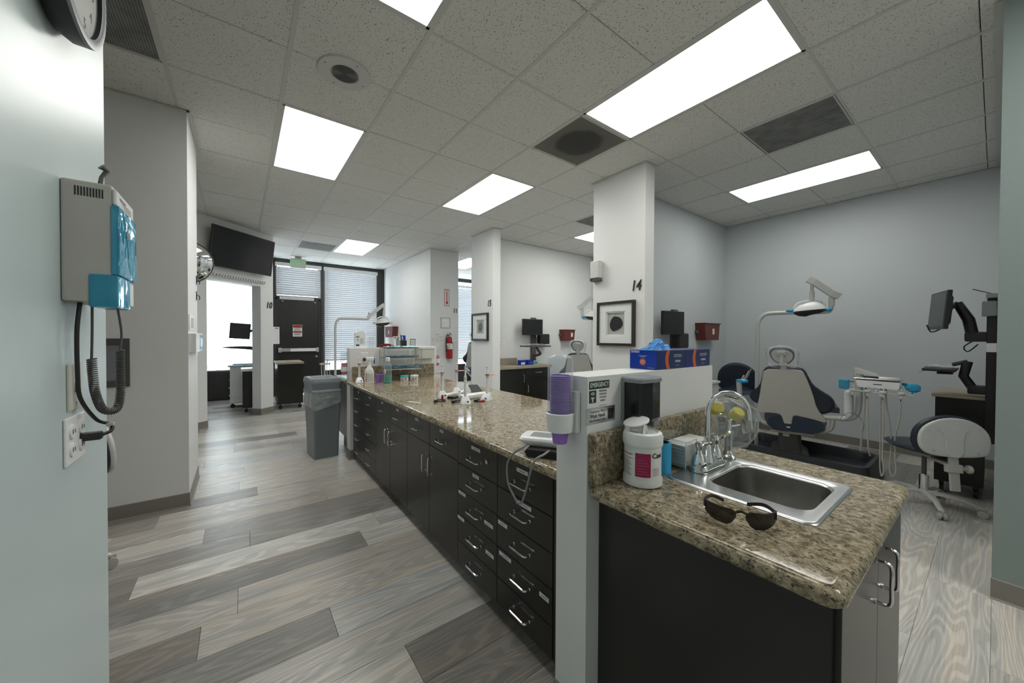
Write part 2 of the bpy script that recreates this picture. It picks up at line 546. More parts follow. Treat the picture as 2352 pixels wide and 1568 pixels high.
_tx = {}
def text_geo(body, align, shear, bold):
    key = (body, align, shear, bold)
    if key not in _tx:
        cu = bpy.data.curves.new('t', 'FONT')
        cu.body = body; cu.align_x = align; cu.align_y = 'CENTER'
        cu.extrude = 0.05; cu.shear = shear; cu.offset = bold; cu.resolution_u = 3
        o = bpy.data.objects.new('t', cu)
        C.objects.link(o)
        dg = bpy.context.evaluated_depsgraph_get()
        me = o.evaluated_get(dg).to_mesh()
        vs = [tuple(v.co) for v in me.vertices]; fs = [tuple(p.vertices) for p in me.polygons]
        o.evaluated_get(dg).to_mesh_clear()
        bpy.data.objects.remove(o); bpy.data.curves.remove(cu)
        _tx[key] = (vs, fs)
    return _tx[key]

def PM(o, x, y):
    """plane matrix: origin, x axis, y axis"""
    x = Vector(x).normalized(); y = Vector(y).normalized(); z = x.cross(y)
    m = Matrix((x, y, z)).transposed().to_4x4()
    m.translation = Vector(o)
    return m
def FX(x, y, z):   # surface facing -X (looking +X): right is -Y
    return PM((x, y, z), (0, -1, 0), (0, 0, 1))
def FY(x, y, z):   # surface facing -Y: right is +X
    return PM((x, y, z), (1, 0, 0), (0, 0, 1))

def thing(name, label, cat, loc=(0, 0, 0), rotz=0.0, group=None):
    o = bpy.data.objects.new(name, None)
    o.empty_display_size = 0.05
    C.objects.link(o)
    o.location = loc; o.rotation_euler = (0, 0, rotz)
    o['label'] = label; o['category'] = cat
    if group:
        o['group'] = group
    return o
def tag(o, label, cat, group=None):
    o['label'] = label; o['category'] = cat
    if group:
        o['group'] = group
    return o
def struct(o):
    o['kind'] = 'structure'
    return o
def kids(o):
    return [c for c in bpy.data.objects if c.parent == o]
def dup(src, loc, rotz, label, children=None):
    children = _kids if children is None else children
    r = src.copy(); C.objects.link(r); r.location = loc; r.rotation_euler = (0, 0, rotz); r['label'] = label
    def rec(a, b):
        for c in [x for x in bpy.data.objects if x.parent == a]:
            d = c.copy(); C.objects.link(d); d.parent = b
            rec(c, d)
    rec(src, r)
    return r
_kids = None

# ------------------------------------------------------------------ structure: floor
floor = struct(M().box(-2.6, 6.1, -2.5, 9.5, -0.06, -0.004).obj('floor', 'tee_dark'))
PW, Y0 = 0.2117, 1.27
joint = {0: 0.547, 2: 0.333, 5: 0.628, 6: -0.452, 7: 0.038, 10: -0.478, 1: 0.98, 3: -0.15, 4: 1.2, -1: 0.05, -2: 1.55, 8: -0.2, 9: 0.55, 11: 0.1}
def set_rnd(me, vals):
    a = me.attributes.new('rnd', 'FLOAT', 'POINT')
    a.data.foreach_set('value', vals)
far = M(); far_r = []
for row in range(-18, 39):
    y0 = Y0 + row * PW; y1 = y0 + PW
    if y1 > 9.42 or y0 < -2.5:
        continue
    jx = joint.get(row, random.uniform(-0.6, 0.62))
    x = jx - 1.22 * 5
    while x < 6.0:
        x0 = max(x, -2.55); x1 = min(x + 1.2197, 6.0)
        x += 1.22
        if x1 - x0 < 0.05:
            continue
        rv = random.random()
        if row == 0 and abs(x0 - joint[0]) < 0.02: rv = 0.02
        if row == 7 and abs(x0 - joint[7]) < 0.02: rv = 0.13
        if row in (0, 2, 5, 6) and abs((x1 if row == 0 else x0) - joint[row]) < 0.02: rv = 0.55 + 0.08 * row
        if row == 10 and abs(x1 - joint[10]) < 0.02: rv = 0.14
        if row == 2 and abs(x1 - joint[2]) < 0.02: rv = 0.12
        if row == 6 and abs(x1 - joint[6]) < 0.02: rv = 0.1
        if row == 5 and abs(x1 - joint[5]) < 0.02: rv = 0.12
        g = 0.0004
        seen = (-1.6 < x1 and x0 < 0.98 and y0 > 0.2) or (x1 > 1.6 and -0.3 < y0 < 2.6 and x0 > 1.0) or (x1 > 1.9 and 2.6 <= y0 < 7.0 and x0 > 1.4)
        b = M()
        xa, xb, ya, yb, e = x0 + g, x1 - g, y0 + g, y1 - g, 0.0012
        vs = [(xa, ya, -0.004), (xb, ya, -0.004), (xb, yb, -0.004), (xa, yb, -0.004),
              (xa, ya, -e), (xb, ya, -e), (xb, yb, -e), (xa, yb, -e),
              (xa + e, ya + e, 0), (xb - e, ya + e, 0), (xb - e, yb - e, 0), (xa + e, yb - e, 0)]
        fs = [(8, 9, 10, 11)] + [(i, (i + 1) % 4, 4 + (i + 1) % 4, 4 + i) for i in range(4)] + [(4 + i, 4 + (i + 1) % 4, 8 + (i + 1) % 4, 8 + i) for i in range(4)]
        if seen:
            b.add(vs, fs)
            o = b.obj('plank', 'plank', floor)
            set_rnd(o.data, [rv] * 12)
        else:
            far.add(vs, fs); far_r += [rv] * 12
o = far.obj('outlying_planks', 'plank', floor); o['kind'] = 'stuff'
set_rnd(o.data, far_r)

# ------------------------------------------------------------------ structure: ceiling
ceil = struct(M().box(-2.6, 6.1, -2.5, 9.5, H_C + 0.03, H_C + 0.06).obj('ceiling', 'tee_dark'))
PAN = [(-1, -2), (-1, 2), (2, -2), (2, 2), (6, -2), (1, 8), (6, 2), (5, 8), (2, -6)]
VEN = [(2, 0, 1, 'round'), (4, -2, 1, 'plain'), (-3, 1, 1, 'plain'), (0, 9, 1, 'plain'), (5, 2, 1, 'plain')]
skip = set()
for i, j in PAN:
    skip |= {(i, j), (i, j + 1)}
for i, j, k, t in VEN:
    skip.add((i, j))
tiles = {}
far = M()
for i in range(-6, 9):
    for j in range(-8, 13):
        if (i, j) in skip:
            continue
        x0 = max(GX + i * TS, -2.5); x1 = min(GX + (i + 1) * TS, 5.95)
        y0 = max(GY + j * TS, -2.45); y1 = min(GY + (j + 1) * TS, 9.35)
        if x1 - x0 < 0.03 or y1 - y0 < 0.03:
            continue
        z = H_C + 0.003; g = 0.0018
        seen = j >= -4 and i >= -4
        w = x1 - x0; d = y1 - y0
        def tile_geo(b, ox, oy, w, d, z):
            e = 0.004
            vs = [(ox + g, oy + g, z + 0.02), (ox + w - g, oy + g, z + 0.02), (ox + w - g, oy + d - g, z + 0.02), (ox + g, oy + d - g, z + 0.02),
                  (ox + g, oy + g, z + e), (ox + w - g, oy + g, z + e), (ox + w - g, oy + d - g, z + e), (ox + g, oy + d - g, z + e),
                  (ox + g + e, oy + g + e, z), (ox + w - g - e, oy + g + e, z), (ox + w - g - e, oy + d - g - e, z), (ox + g + e, oy + d - g - e, z)]
            fs = [(11, 10, 9, 8)] + [(i + 4, 4 + (i + 1) % 4, (i + 1) % 4, i) for i in range(4)] + [(8 + i, 8 + (i + 1) % 4, 4 + (i + 1) % 4, 4 + i) for i in range(4)]
            b.add(vs, fs)
        if not seen:
            tile_geo(far, x0, y0, w, d, z)
            continue
        key = (round(w, 3), round(d, 3))
        if key not in tiles:
            b = M(); tile_geo(b, 0, 0, w, d, 0)
            o = b.obj('ceiling_tile', 'tile', ceil); tiles[key] = o
        else:
            o = tiles[key].copy(); C.objects.link(o)
        o.location = (x0, y0, z)
o = far.obj('outlying_ceiling_tiles', 'tile', ceil); o['kind'] = 'stuff'
bar = None
for i in range(-5, 9):
    x = GX + i * TS
    if bar is None:
        b = M().box(-0.012, 0.012, -2.45, 9.35, 0, 0.012)
        b.box(-0.002, 0.002, -2.45, 9.35, 0.01, 0.035)
        o = bar = b.obj('grid_bar', 'tee', ceil)
    else:
        o = bar.copy(); C.objects.link(o)
    o.location = (x, 0, H_C)
cb = None
for i in range(-5, 8):
    for j in range(-6, 13, 2):
        y = GY + j * TS
        if cb is None:
            cb = M().box(0.012, TS - 0.012, -0.008, 0.008, 0, 0.012).obj('cross_bar', 'tee', ceil); o = cb
        else:
            o = cb.copy(); C.objects.link(o)
        o.location = (GX + i * TS, y, H_C + 0.0005)
b = M()
for j in range(-6, 13, 2):
    b.box(GX + 8 * TS + 0.012, 5.95, GY + j * TS - 0.008, GY + j * TS + 0.008, H_C + 0.0005, H_C + 0.012)
b.obj('edge_cross_bars', 'tee', ceil)

PL = {(-1, -2): 'lit ceiling panel cut by the top edge of the photo, nearest above the aisle',
      (-1, 2): 'lit square-looking ceiling panel above the aisle beside the round speaker',
      (2, -2): 'large lit ceiling panel directly beside the dark stained vent',
      (2, 2): 'lit ceiling panel in the middle, left of the tall pier marked 14',
      (6, -2): 'long lit ceiling panel in the dental room on the right',
      (1, 8): 'small far lit ceiling panel near the exit sign',
      (6, 2): 'sliver of lit ceiling panel showing left of the pier marked 14',
      (5, 8): 'far lit ceiling panel seen between the piers marked 11 and 15',
      (2, -6): 'unseen ceiling panel added behind the camera to light the sink side'}  # last panel is out of view, added to brighten camera-facing surfaces
for (i, j) in PAN:
    x0, y0 = GX + i * TS, GY + j * TS
    t = thing('ceiling_light', PL[(i, j)], 'ceiling light', (x0 + TS / 2, y0 + TS, H_C), 0, 'recessed ceiling lights')
    b = M(); w, d = TS / 2 - 0.012, TS - 0.008
    for a in ((-w, w, -d, -d + 0.018), (-w, w, d - 0.018, d), (-w, -w + 0.018, -d, d), (w - 0.018, w, -d, d)):
        b.box(*a, 0.0, 0.02)
    b.obj('frame', 'tee', t)
    M().box(-w + 0.018, w - 0.018, -d + 0.018, d - 0.018, 0.006, 0.02).obj('diffuser', 'panel%d_%d' % (i, j), t)
VL = ['dark dusty vent with a round black stain beside the big light', 'perforated grey vent over the dental room on the right',
      'perforated grey vent at the upper left beyond the clock', 'far grey vent in the ceiling left of the small far light', 'grey vent just left of the pier marked 14']
for (i, j, k, kind), lb in zip(VEN, VL):
    t = thing('ceiling_vent', lb, 'vent', (GX + (i + .5) * TS, GY + (j + .5) * TS, H_C), 0, 'perforated ceiling vents')
    w = TS / 2 - 0.012
    b = M()
    for a in ((-w, w, -w, -w + 0.01), (-w, w, w - 0.01, w), (-w, -w + 0.01, -w, w), (w - 0.01, w, -w, w)):
        b.box(*a, 0.001, 0.02)
    b.obj('frame', 'tee', t)
    M().box(-w + .01, w - .01, -w + .01, w - .01, 0.005, 0.02).obj('perforated_plate', 'vent_' + kind, t)
t = thing('ceiling_speaker', 'round ceiling speaker with a perforated grille, left of centre', 'speaker', (0.54, 2.53, H_C))
M().lathe([(0.160, 0.003), (0.157, -0.006), (0.15, -0.008), (0.086, -0.006), (0.084, -0.002)], n=48).obj('rim', 'tee', t)
b = M()
for k in range(10):
    b.lathe([(0.008 * k + 0.001, -0.007), (0.008 * k + 0.005, -0.007), (0.008 * k + 0.005, -0.003), (0.008 * k + 0.001, -0.003)], n=40, cap0=False, cap1=False)
b.obj('grille', 'dgrey', t)
for k in range(4):
    a = R(90 * k + 20); b = M(); b.cyl((0.13 * math.cos(a), 0.13 * math.sin(a), -0.0085), (0.13 * math.cos(a), 0.13 * math.sin(a), -0.006), 0.005, n=8)
    b.obj('screw', 'dgrey', t)

# ------------------------------------------------------------------ structure: walls
def wall(name, *boxes, m='wall'):
    b = M()
    for a in boxes:
        b.box(*a)
    return struct(b.obj(name, m))
HT = H_C + 0.03
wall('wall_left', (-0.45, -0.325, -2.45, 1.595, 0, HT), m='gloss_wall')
wall('wall_left_block', (-2.5, -0.325, 3.68, 4.40, 0, HT))
wall('wall_outer', (-2.6, -2.5, -2.5, 9.45, 0, HT))
wall('wall_back', (-2.6, 6.05, -2.6, -2.45, 0, HT))
wall('wall_right', (5.95, 6.05, -2.5, 9.45, 0, HT), m='cool_lit_wall')
wall('wall_right_pier', (3.02, 3.16, -2.45, 0.0, 0, HT), m='shaded_pier')
wall('wall_divider', (3.161, 5.95, -0.14, 0.0, 0, HT), m='cool_lit_wall')
wall('wall_pier_14', (3.12, 3.27, 2.04, 2.68, 0, HT))
wall('wall_divider', (3.27, 5.95, 2.50, 2.64, 0, HT), m='cool_lit_wall')
wall('wall_pier_15', (3.13, 3.27, 4.69, 5.35, 0, HT))
wall('wall_divider', (3.27, 5.95, 5.16, 5.30, 0, HT))
wall('wall_pier_11', (2.90, 3.50, 6.50, 6.66, 0, HT), (2.90, 3.04, 6.66, 9.30, 0, HT))
# diagonal wall with the opening and television
DG = Matrix.Translation((-0.47, 6.58, 0)) @ Matrix.Rotation(math.atan2(0.80, 0.905), 4, 'Z')   # local x along wall, y into wall
b = M(); b.T = DG
b.box(-1.9, 0.107, 0, 0.17, 0, HT); b.box(0.107, 0.965, 0, 0.17, 2.108, HT); b.box(0.965, 1.205, 0, 0.17, 0, HT)
struct(b.obj('wall_diagonal', 'wall'))
# far window wall (bronze storefront) y=9.35
wall('wall_far', (-2.6, -0.62, 9.35, 9.5, 0, HT), (-0.62, 0.56, 9.35, 9.5, 0, 0.57), (-0.62, 6.05, 9.35, 9.5, 2.93, HT),
     (0.40, 0.585, 9.30, 9.5, 0, 2.93), (1.46, 1.52, 9.30, 9.5, 0, 2.93), (1.52, 6.05, 9.35, 9.5, 0, 0.47), (2.72, 2.90, 9.30, 9.5, 0, 2.93), (4.3, 4.5, 9.30, 9.5, 0, 2.93), m='wallframe')
wall('wall_half_near', (0.88, 1.725, 0.777, 0.915, 0, 1.176))
wall('wall_half_far', (0.91, 1.89, 4.06, 4.20, 0, 1.176))
def base(name, *segs):
    b = M()
    for (xa, ya, xb, yb) in segs:
        v = Vector((xb - xa, yb - ya, 0)); L = v.length
        T = Matrix.Translation((xa, ya, 0)) @ Matrix.Rotation(math.atan2(v.y, v.x), 4, 'Z')
        # vinyl cove base: flat face with a small toe at the floor (outside is local -y)
        b.rings([[(x, 0, 0), (x, -0.014, 0), (x, -0.006, 0.010), (x, -0.004, 0.10), (x, 0, 0.104)] for x in (-0.004, L + 0.004)], smooth=False, T=T)
    return struct(b.obj(name, 'base'))
base('baseboard_left', (-2.5, 3.68, -0.325, 3.68), (-0.325, 3.68, -0.325, 4.40))
d = Vector((0.905, 0.80)).normalized()
P0 = Vector((-0.47, 6.58)); nn = Vector((-d.y, d.x)) * 0.17
q = [P0 - d * 1.9, P0 + d * 0.107, P0 + d * 0.965, P0 + d * 1.205]
base('baseboard_diagonal', (*q[0], *q[1]), (*(q[2] + nn), *q[2]), (*q[2], *q[3]))
base('baseboard_right', (3.02, 0.0, 3.02, -2.4), (5.95, 2.5, 5.95, 0.0))
base('baseboard_divider', (3.27, 2.5, 5.95, 2.5))
base('baseboard_pier', (2.90, 6.50, 3.5, 6.50), (2.90, 9.3, 2.90, 6.5), (3.13, 4.69, 3.27, 4.69), (3.13, 5.35, 3.13, 4.69), (3.12, 2.04, 3.27, 2.04), (3.12, 2.68, 3.12, 2.04))
base('baseboard_half_wall', (0.91, 4.20, 0.91, 4.06), (0.88, 0.915, 0.88, 0.777), (0.91, 4.06, 0.96, 4.06))
# ceiling wall angles
b = M()
for a in ((-0.345, -0.325, 1.6, 1.62), (-2.5, -0.31, 3.655, 3.68), (-0.325, -0.30, 3.655, 4.42), (5.93, 5.95, 0, 2.5), (3.27, 5.93, 2.48, 2.5), (3.04, 5.93, 0.0, 0.03), (3.27, 5.93, 5.14, 5.16), (5.93, 5.95, 2.64, 5.14), (3.10, 3.29, 2.02, 2.04), (3.10, 3.12, 2.04, 2.70), (3.11, 3.28, 4.67, 4.69), (3.11, 3.13, 4.69, 5.36), (2.88, 2.90, 6.5, 9.3), (2.88, 3.52, 6.48, 6.5), (3.0, 3.02, -2.4, 0.0)):
    b.box(*a, H_C - 0.004, H_C)
struct(b.obj('trim_1', 'tee'))

# ------------------------------------------------------------------ windows, blinds, door
def window(n, x0, x1, z0, z1, bar_z=None):
    fr = M(); y0, y1 = 9.36, 9.42; t = 0.04
    fr.box(x0, x1, y0, y1, z0, z0 + t); fr.box(x0, x1, y0, y1, z1 - t, z1); fr.box(x0, x0 + t, y0, y1, z0 + t, z1 - t); fr.box(x1 - t, x1, y0, y1, z0 + t, z1 - t)
    f = struct(fr.obj('window_%d' % n, 'wallframe'))
    M().box(x0 + t, x1 - t, 9.388, 9.394, z0 + t, z1 - t).obj('pane', 'pane', f)
window(1, -0.62, 0.40, 0.57, 2.93)
window(2, 0.585, 1.46, 2.15, 2.93)
window(3, 1.52, 2.72, 0.47, 2.93)
window(4, 2.90, 4.30, 0.47, 2.93)
window(5, 4.50, 5.95, 0.47, 2.93)

def blind(label, x0, x1, z0, z1, m, tilt, y=9.27, group='white window blinds', pitch=0.0465, valance=True):
    t = thing('window_blind', label, 'blind', ((x0 + x1) / 2, y, z0), 0, group)
    w = (x1 - x0) / 2; h = z1 - z0
    if valance:
        M().box(-w - 0.02, w + 0.02, -0.035, 0.03, h - 0.075, h, 0.006).obj('head_rail', 'white', t)
    M().box(-w, w, -0.02, 0.02, 0, 0.018, 0.004).obj('bottom_rail', 'white', t)
    src = None; z = 0.05
    while z < h - 0.08:
        if src is None:
            b = M(); ca, sa = math.cos(tilt), math.sin(tilt)
            prof = [(-0.025, 0), (-0.012, 0.003), (0, 0.004), (0.012, 0.003), (0.025, 0)]
            rs = []
            for x in (-w, w):
                rs.append([(x, u * ca - v * sa, u * sa + v * ca) for u, v in prof] + [(x, u * ca - (v - 0.0025) * sa, u * sa + (v - 0.0025) * ca) for u, v in reversed(prof)])
            b.rings(rs, smooth=False)
            o = src = b.obj('slat', m, t)
        else:
            o = src.copy(); C.objects.link(o)
        o.location = (0, 0, z); z += pitch
    b = M()
    for u in ((-w + 0.12, w - 0.12) if w < 0.5 else (-w + 0.12, -w * 0.35, w * 0.35, w - 0.12)):
        b.box(u - 0.0015, u + 0.0015, -0.028, -0.025, 0.01, h - 0.07)
        b.box(u - 0.0015, u + 0.0015, 0.025, 0.028, 0.01, h - 0.07)
    b.obj('ladder_cords', 'white', t)
    b = M().cyl((-w + 0.05, -0.04, h - 0.08), (-w + 0.05, -0.045, h * 0.35), 0.004, n=6)
    b.obj('tilt_wand', 'beige', t)
    return t
blind('bright backlit window blind seen through the opening below the television', -0.60, 0.38, 0.60, 2.88, 'slat_b', R(-72), pitch=0.043)
blind('short white blind above the black exit door', 0.60, 1.45, 2.165, 2.89, 'slat', R(-67))
blind('wide white blind right of the black exit door', 1.54, 2.70, 0.70, 2.89, 'slat', R(-67))
blind('narrow strip of white blind between black column and white wall', 2.92, 4.28, 0.62, 2.89, 'slat', R(-67))
blind('white blind seen between the piers marked 11 and 15', 4.52, 5.93, 0.62, 2.78, 'slat', R(-64))

dr = struct(M().box(0.625, 1.42, 9.335, 9.385, 0.02, 2.10).obj('door_1', 'laminate'))
b = M(); b.box(0.585, 0.625, 9.32, 9.40, 0, 2.13); b.box(1.42, 1.46, 9.32, 9.40, 0, 2.13); b.box(0.585, 1.46, 9.32, 9.40, 2.10, 2.15)
b.obj('door_frame', 'wallframe', dr)
b = M(); b.box(0.63, 1.415, 9.275, 9.305, 0.955, 1.03, 0.004); b.box(0.63, 0.70, 9.26, 9.335, 0.94, 1.045, 0.006); b.box(1.36, 1.415, 9.26, 9.335, 0.94, 1.045, 0.006)
b.obj('panic_bar', 'satin', dr)
M().box(0.86, 1.40, 9.268, 9.276, 0.965, 1.02).obj('bar_cover', 'white', dr)
b = M().cyl((1.375, 9.335, 0.84), (1.375, 9.32, 0.84), 0.022); b.obj('lock', 'satin', dr)
b = M(); b.box(0.70, 0.74, 9.325, 9.336, 2.06, 2.07); b.box(1.33, 1.37, 9.325, 9.336, 2.06, 2.07); b.obj('top_hinges', 'satin', dr)
t = thing('door_notice', 'long narrow white notice strip above the black exit door', 'sign', (0.995, 9.318, 2.13))
M().box(-0.33, 0.33, -0.003, 0, -0.028, 0.028).obj('plate', 'white_m', t)
M().text('THIS DOOR MUST REMAIN UNLOCKED DURING BUSINESS HOURS', 0.032, FY(0, -0.003, 0), sx=0.62).obj('lettering', 'black', t)
t = thing('warning_sign', 'small red and white warning sign on the black door', 'sign', (1.0, 9.334, 1.42))
M().box(-0.09, 0.09, -0.003, 0, -0.13, 0.13, 0.001, 1).obj('plate', 'white_m', t)
b = M(); b.box(-0.085, 0.085, -0.0045, -0.003, 0.065, 0.125); b.box(-0.085, 0.085, -0.0045, -0.003, -0.045, -0.01); b.obj('red_bands', 'red', t)
b = M()
for k, z in enumerate((0.045, 0.025, 0.005, -0.06, -0.08, -0.1)):
    b.box(-0.065, 0.065 - 0.01 * (k % 2), -0.004, -0.003, z - 0.005, z + 0.004)
b.obj('text_lines', 'ink', t)

# exit sign
t = thing('exit_sign', 'white box with green EXIT letters hanging from the ceiling near the far windows', 'exit sign', (0.975, 8.95, 2.75))
M().box(-0.145, 0.145, -0.02, 0.03, 0, 0.20, 0.008).obj('housing', 'cream', t)
M().box(-0.06, 0.06, -0.02, 0.03, 0.20, 0.238).obj('canopy', 'beige', t)
M().text('EXIT', 0.17, FY(0, -0.0205, 0.10), bold=0.0, sx=0.84).obj('letters', 'exitg', t)

# ------------------------------------------------------------------ near left wall: clock, transformer, switch, outlet
t = thing('wall_clock', 'round black wall clock cut by the top left corner', 'clock', (-0.325, 1.205, 2.12))
TX = Matrix.Rotation(R(90), 4, 'Y')     # lathe axis -> +X
M().lathe([(0.13, 0.0), (0.155, 0.004), (0.166, 0.02), (0.167, 0.046), (0.163, 0.05), (0.150, 0.05), (0.146, 0.038)], n=48, T=TX).obj('case', 'black', t)
M().lathe([(0.167, 0.0465), (0.166, 0.052), (0.150, 0.053), (0.145, 0.049)], n=48, T=TX, cap0=False, cap1=False).obj('bezel', 'grey', t)
M().lathe([(0.146, 0.036), (0.146, 0.039)], n=48, T=TX).obj('dial', 'paper', t)
b = M()
PX = PM((0.0392, 0, 0), (0, 1, 0), (0, 0, 1))
for k in range(1, 13):
    a = R(90 - 30 * k); b.text(str(k), 0.034, PX @ Matrix.Translation((0.118 * math.cos(a), 0.118 * math.sin(a), 0)))
b.obj('numerals', 'ink', t)
b = M(); b.box(-0.004, 0.004, -0.01, 0.07, 0.001, 0.002, T=PX @ Matrix.Rotation(R(-50), 4, 'Z')); b.box(-0.003, 0.003, -0.015, 0.10, 0.002, 0.003, T=PX @ Matrix.Rotation(R(150), 4, 'Z')); b.obj('hands', 'black', t)
M().lathe([(0.146, 0.045), (0.0001, 0.05)], n=48, T=TX, cap0=False).obj('glass', 'glass', t)

t = thing('wall_transformer', 'grey wall unit with vent slots and blue wrapped handles on the near left wall', 'medical device', (-0.325, 1.257, 1.38))
b = M()
b.box(0.0, 0.0815, 0, 0.165, 0, 0.278, 0.006)
b.obj('housing', 'beige', t)
M().box(0.0805, 0.088, -0.001, 0.167, 0.232, 0.270, 0.003, 1).obj('hood', 'beige_l', t)
b = M(); b.box(0.0878, 0.0884, 0.03, 0.085, 0.252, 0.258)
for k in range(4):
    b.box(0.0878, 0.0884, 0.07 - 0.01 * k, 0.14, 0.239 + 0.004 * k, 0.2402 + 0.004 * k)
b.obj('hood_print', 'dgrey', t)
b = M()
for k in range(10):
    b.box(0.022 + k * 0.0047, 0.0245 + k * 0.0047, -0.0006, 0.001, 0.242, 0.263)
b.obj('vent_slots', 'black', t)
for kk, yy in enumerate((0.045, 0.12)):
    M().lathe([(0.010, 0), (0.012, 0.01), (0.012, 0.10), (0.009, 0.13), (0.006, 0.145)], c=(0.0795, yy, 0.078), n=14).obj('handle', 'dgrey', t)
b = M(); b.box(0.0775, 0.0935, -0.003, 0.169, 0.066, 0.232, 0.005); b.obj('upper_blue_wrap', 'bluef', t)
b = M(); b.box(0.042, 0.0905, -0.004, 0.115, -0.012, 0.066, 0.005); b.obj('lower_blue_wrap', 'bluef', t)
M().box(0.081, 0.0885, 0.118, 0.162, 0.0, 0.062, 0.003).obj('battery_door', 'white_m', t)
b = M(); b.box(0.088, 0.0945, 0.06, 0.085, 0.165, 0.185); b.obj('switches', 'black', t)
b = M().tube([(0.055, 0.03, 0.275), (0.058, 0.03, 0.30), (0.066, 0.035, 0.318), (0.058, 0.028, 0.325)], [0.005, 0.004, 0.006, 0.008], 8); b.obj('hook', 'dgrey', t)
# cords
t = thing('power_cord', 'black power cord from the wall unit plugged into the white outlet', 'cord', (-0.325, 1.30, 1.05))
b = M().tube(spl([(0.020, -0.005, 0.33), (0.016, -0.01, 0.26), (0.014, 0.0, 0.16), (0.016, 0.01, 0.10), (0.03, 0.06, 0.04), (0.05, 0.085, 0.02), (0.052, 0.075, 0.005), (0.04, 0.06, 0.0)]), 0.0042, 8)
b.obj('cable', 'black', t)
b = M(); b.box(0.0, 0.042, 0.042, 0.066, -0.010, 0.010, 0.005); b.obj('plug', 'black', t)
M().box(0.044, 0.058, 0.07, 0.082, 0.018, 0.026, 0.001, 1).obj('cable_tie', 'beige', t)
t = thing('spiral_cable', 'grey coiled cord looping below the wall unit', 'cord', (-0.325, 1.30, 1.11))
path = spl([(0.032, 0.02, 0.135), (0.033, 0.022, 0.10), (0.036, 0.028, 0.05), (0.044, 0.05, 0.005), (0.062, 0.075, 0.0), (0.068, 0.085, 0.04), (0.068, 0.085, 0.10), (0.068, 0.085, 0.155)], 24)
cu = []
L = 0
for i, p in enumerate(path):
    tt = (path[min(i + 1, len(path) - 1)] - path[max(i - 1, 0)]).normalized()
    a = tt.cross(Vector((0, 1, 0.2))).normalized(); bb = a.cross(tt)
    if i:
        L += (p - path[i - 1]).length
cum = [0]
for i in range(1, len(path)):
    cum.append(cum[-1] + (path[i] - path[i - 1]).length)
turns = 62; nseg = turns * 10
for s_ in range(nseg + 1):
    d_ = cum[-1] * s_ / nseg
    i = max(k for k in range(len(cum)) if cum[k] <= d_ + 1e-9); i = min(i, len(path) - 2)
    f_ = (d_ - cum[i]) / max(1e-9, cum[i + 1] - cum[i])
    p = path[i].lerp(path[i + 1], f_)
    tt = (path[min(i + 2, len(path) - 1)] - path[max(i - 1, 0)]).normalized()
    a = tt.cross(Vector((0, 1, 0.2))).normalized(); bb = a.cross(tt)
    ph = 2 * PI * turns * s_ / nseg
    cu.append(p + a * 0.0075 * math.cos(ph) + bb * 0.0075 * math.sin(ph))
b = M().tube(cu, 0.0021, 5); b.obj('coil', 'dgrey', t)
b = M().tube(spl([(0.040, -0.008, 0.265), (0.036, 0.008, 0.20), (0.032, 0.02, 0.135)]), 0.0026, 6); b.tube(spl([(0.070, 0.055, 0.262), (0.072, 0.078, 0.20), (0.068, 0.085, 0.155)]), 0.0026, 6); b.obj('leads', 'dgrey', t)
t = thing('switch_plate', 'narrow beige wall plate with a blue data jack on the near left wall', 'wall plate', (-0.325, 1.324, 1.18))
M().box(0, 0.006, -0.040, 0.040, -0.055, 0.055, 0.0025).obj('plate', 'cream', t)
M().box(0.006, 0.008, -0.008, 0.008, -0.014, 0.008).obj('jack', 'blue_card', t)
b = M(); b.cyl((0.005, 0, 0.04), (0.0068, 0, 0.04), 0.004, n=8); b.cyl((0.005, 0, -0.04), (0.0068, 0, -0.04), 0.004, n=8); b.obj('screws', 'satin', t)
t = thing('wall_outlet', 'white double outlet plate below the coiled cord', 'outlet', (-0.325, 1.322, 1.056))
M().box(0, 0.006, -0.062, 0.062, -0.055, 0.055, 0.003).obj('plate', 'white', t)
for u in (-0.03, 0.03):
    for w in (-0.021, 0.021):
        o = M().lathe([(0.0165, 0.005), (0.0165, 0.009), (0.015, 0.0095)], n=20, T=Matrix.Translation((0, u, w)) @ TX).obj('receptacle', 'white', t)
        b = M(); b.box(0.0093, 0.0102, u - 0.008, u - 0.005, w - 0.005, w + 0.006); b.box(0.0093, 0.0102, u + 0.005, u + 0.008, w - 0.004, w + 0.005); b.obj('slots', 'dgrey', o)

# left block items
t = thing('access_panel', 'black metal wall cabinet frame on the wall behind the near left wall', 'wall cabinet', (-0.80, 3.68, 0.94))
b = M(); b.box(-0.165, 0.165, -0.012, 0, 0, 0.045); b.box(-0.165, 0.165, -0.012, 0, 0.295, 0.34); b.box(-0.165, -0.12, -0.012, 0, 0.045, 0.295); b.box(0.12, 0.165, -0.012, 0, 0.045, 0.295); b.obj('frame', 'dgrey', t)
M().box(-0.12, 0.12, -0.005, 0, 0.045, 0.295).obj('door', 'grey', t)
M().box(0.07, 0.11, -0.014, -0.004, 0.035, 0.05, 0.003).obj('latch', 'satin', t)
t = thing('thermostat_plate', 'small white wall plate on the narrow wall edge at left', 'wall plate', (-0.325, 3.87, 1.345))
M().box(0, 0.008, -0.17, 0.17, 0, 0.12, 0.002, 1).obj('plate', 'white', t)
M().box(0.008, 0.010, -0.05, 0.10, 0.02, 0.10).obj('window', 'beige', t)
t = thing('paper_dispenser', 'white and blue box dispenser on the narrow wall edge at left', 'dispenser', (-0.325, 3.98, 1.17))
M().box(0, 0.045, -0.28, 0.27, 0, 0.15, 0.004).obj('body', 'white', t)
M().box(0.0455, 0.047, 0.05, 0.26, 0.01, 0.14).obj('blue_label', 'blue', t)
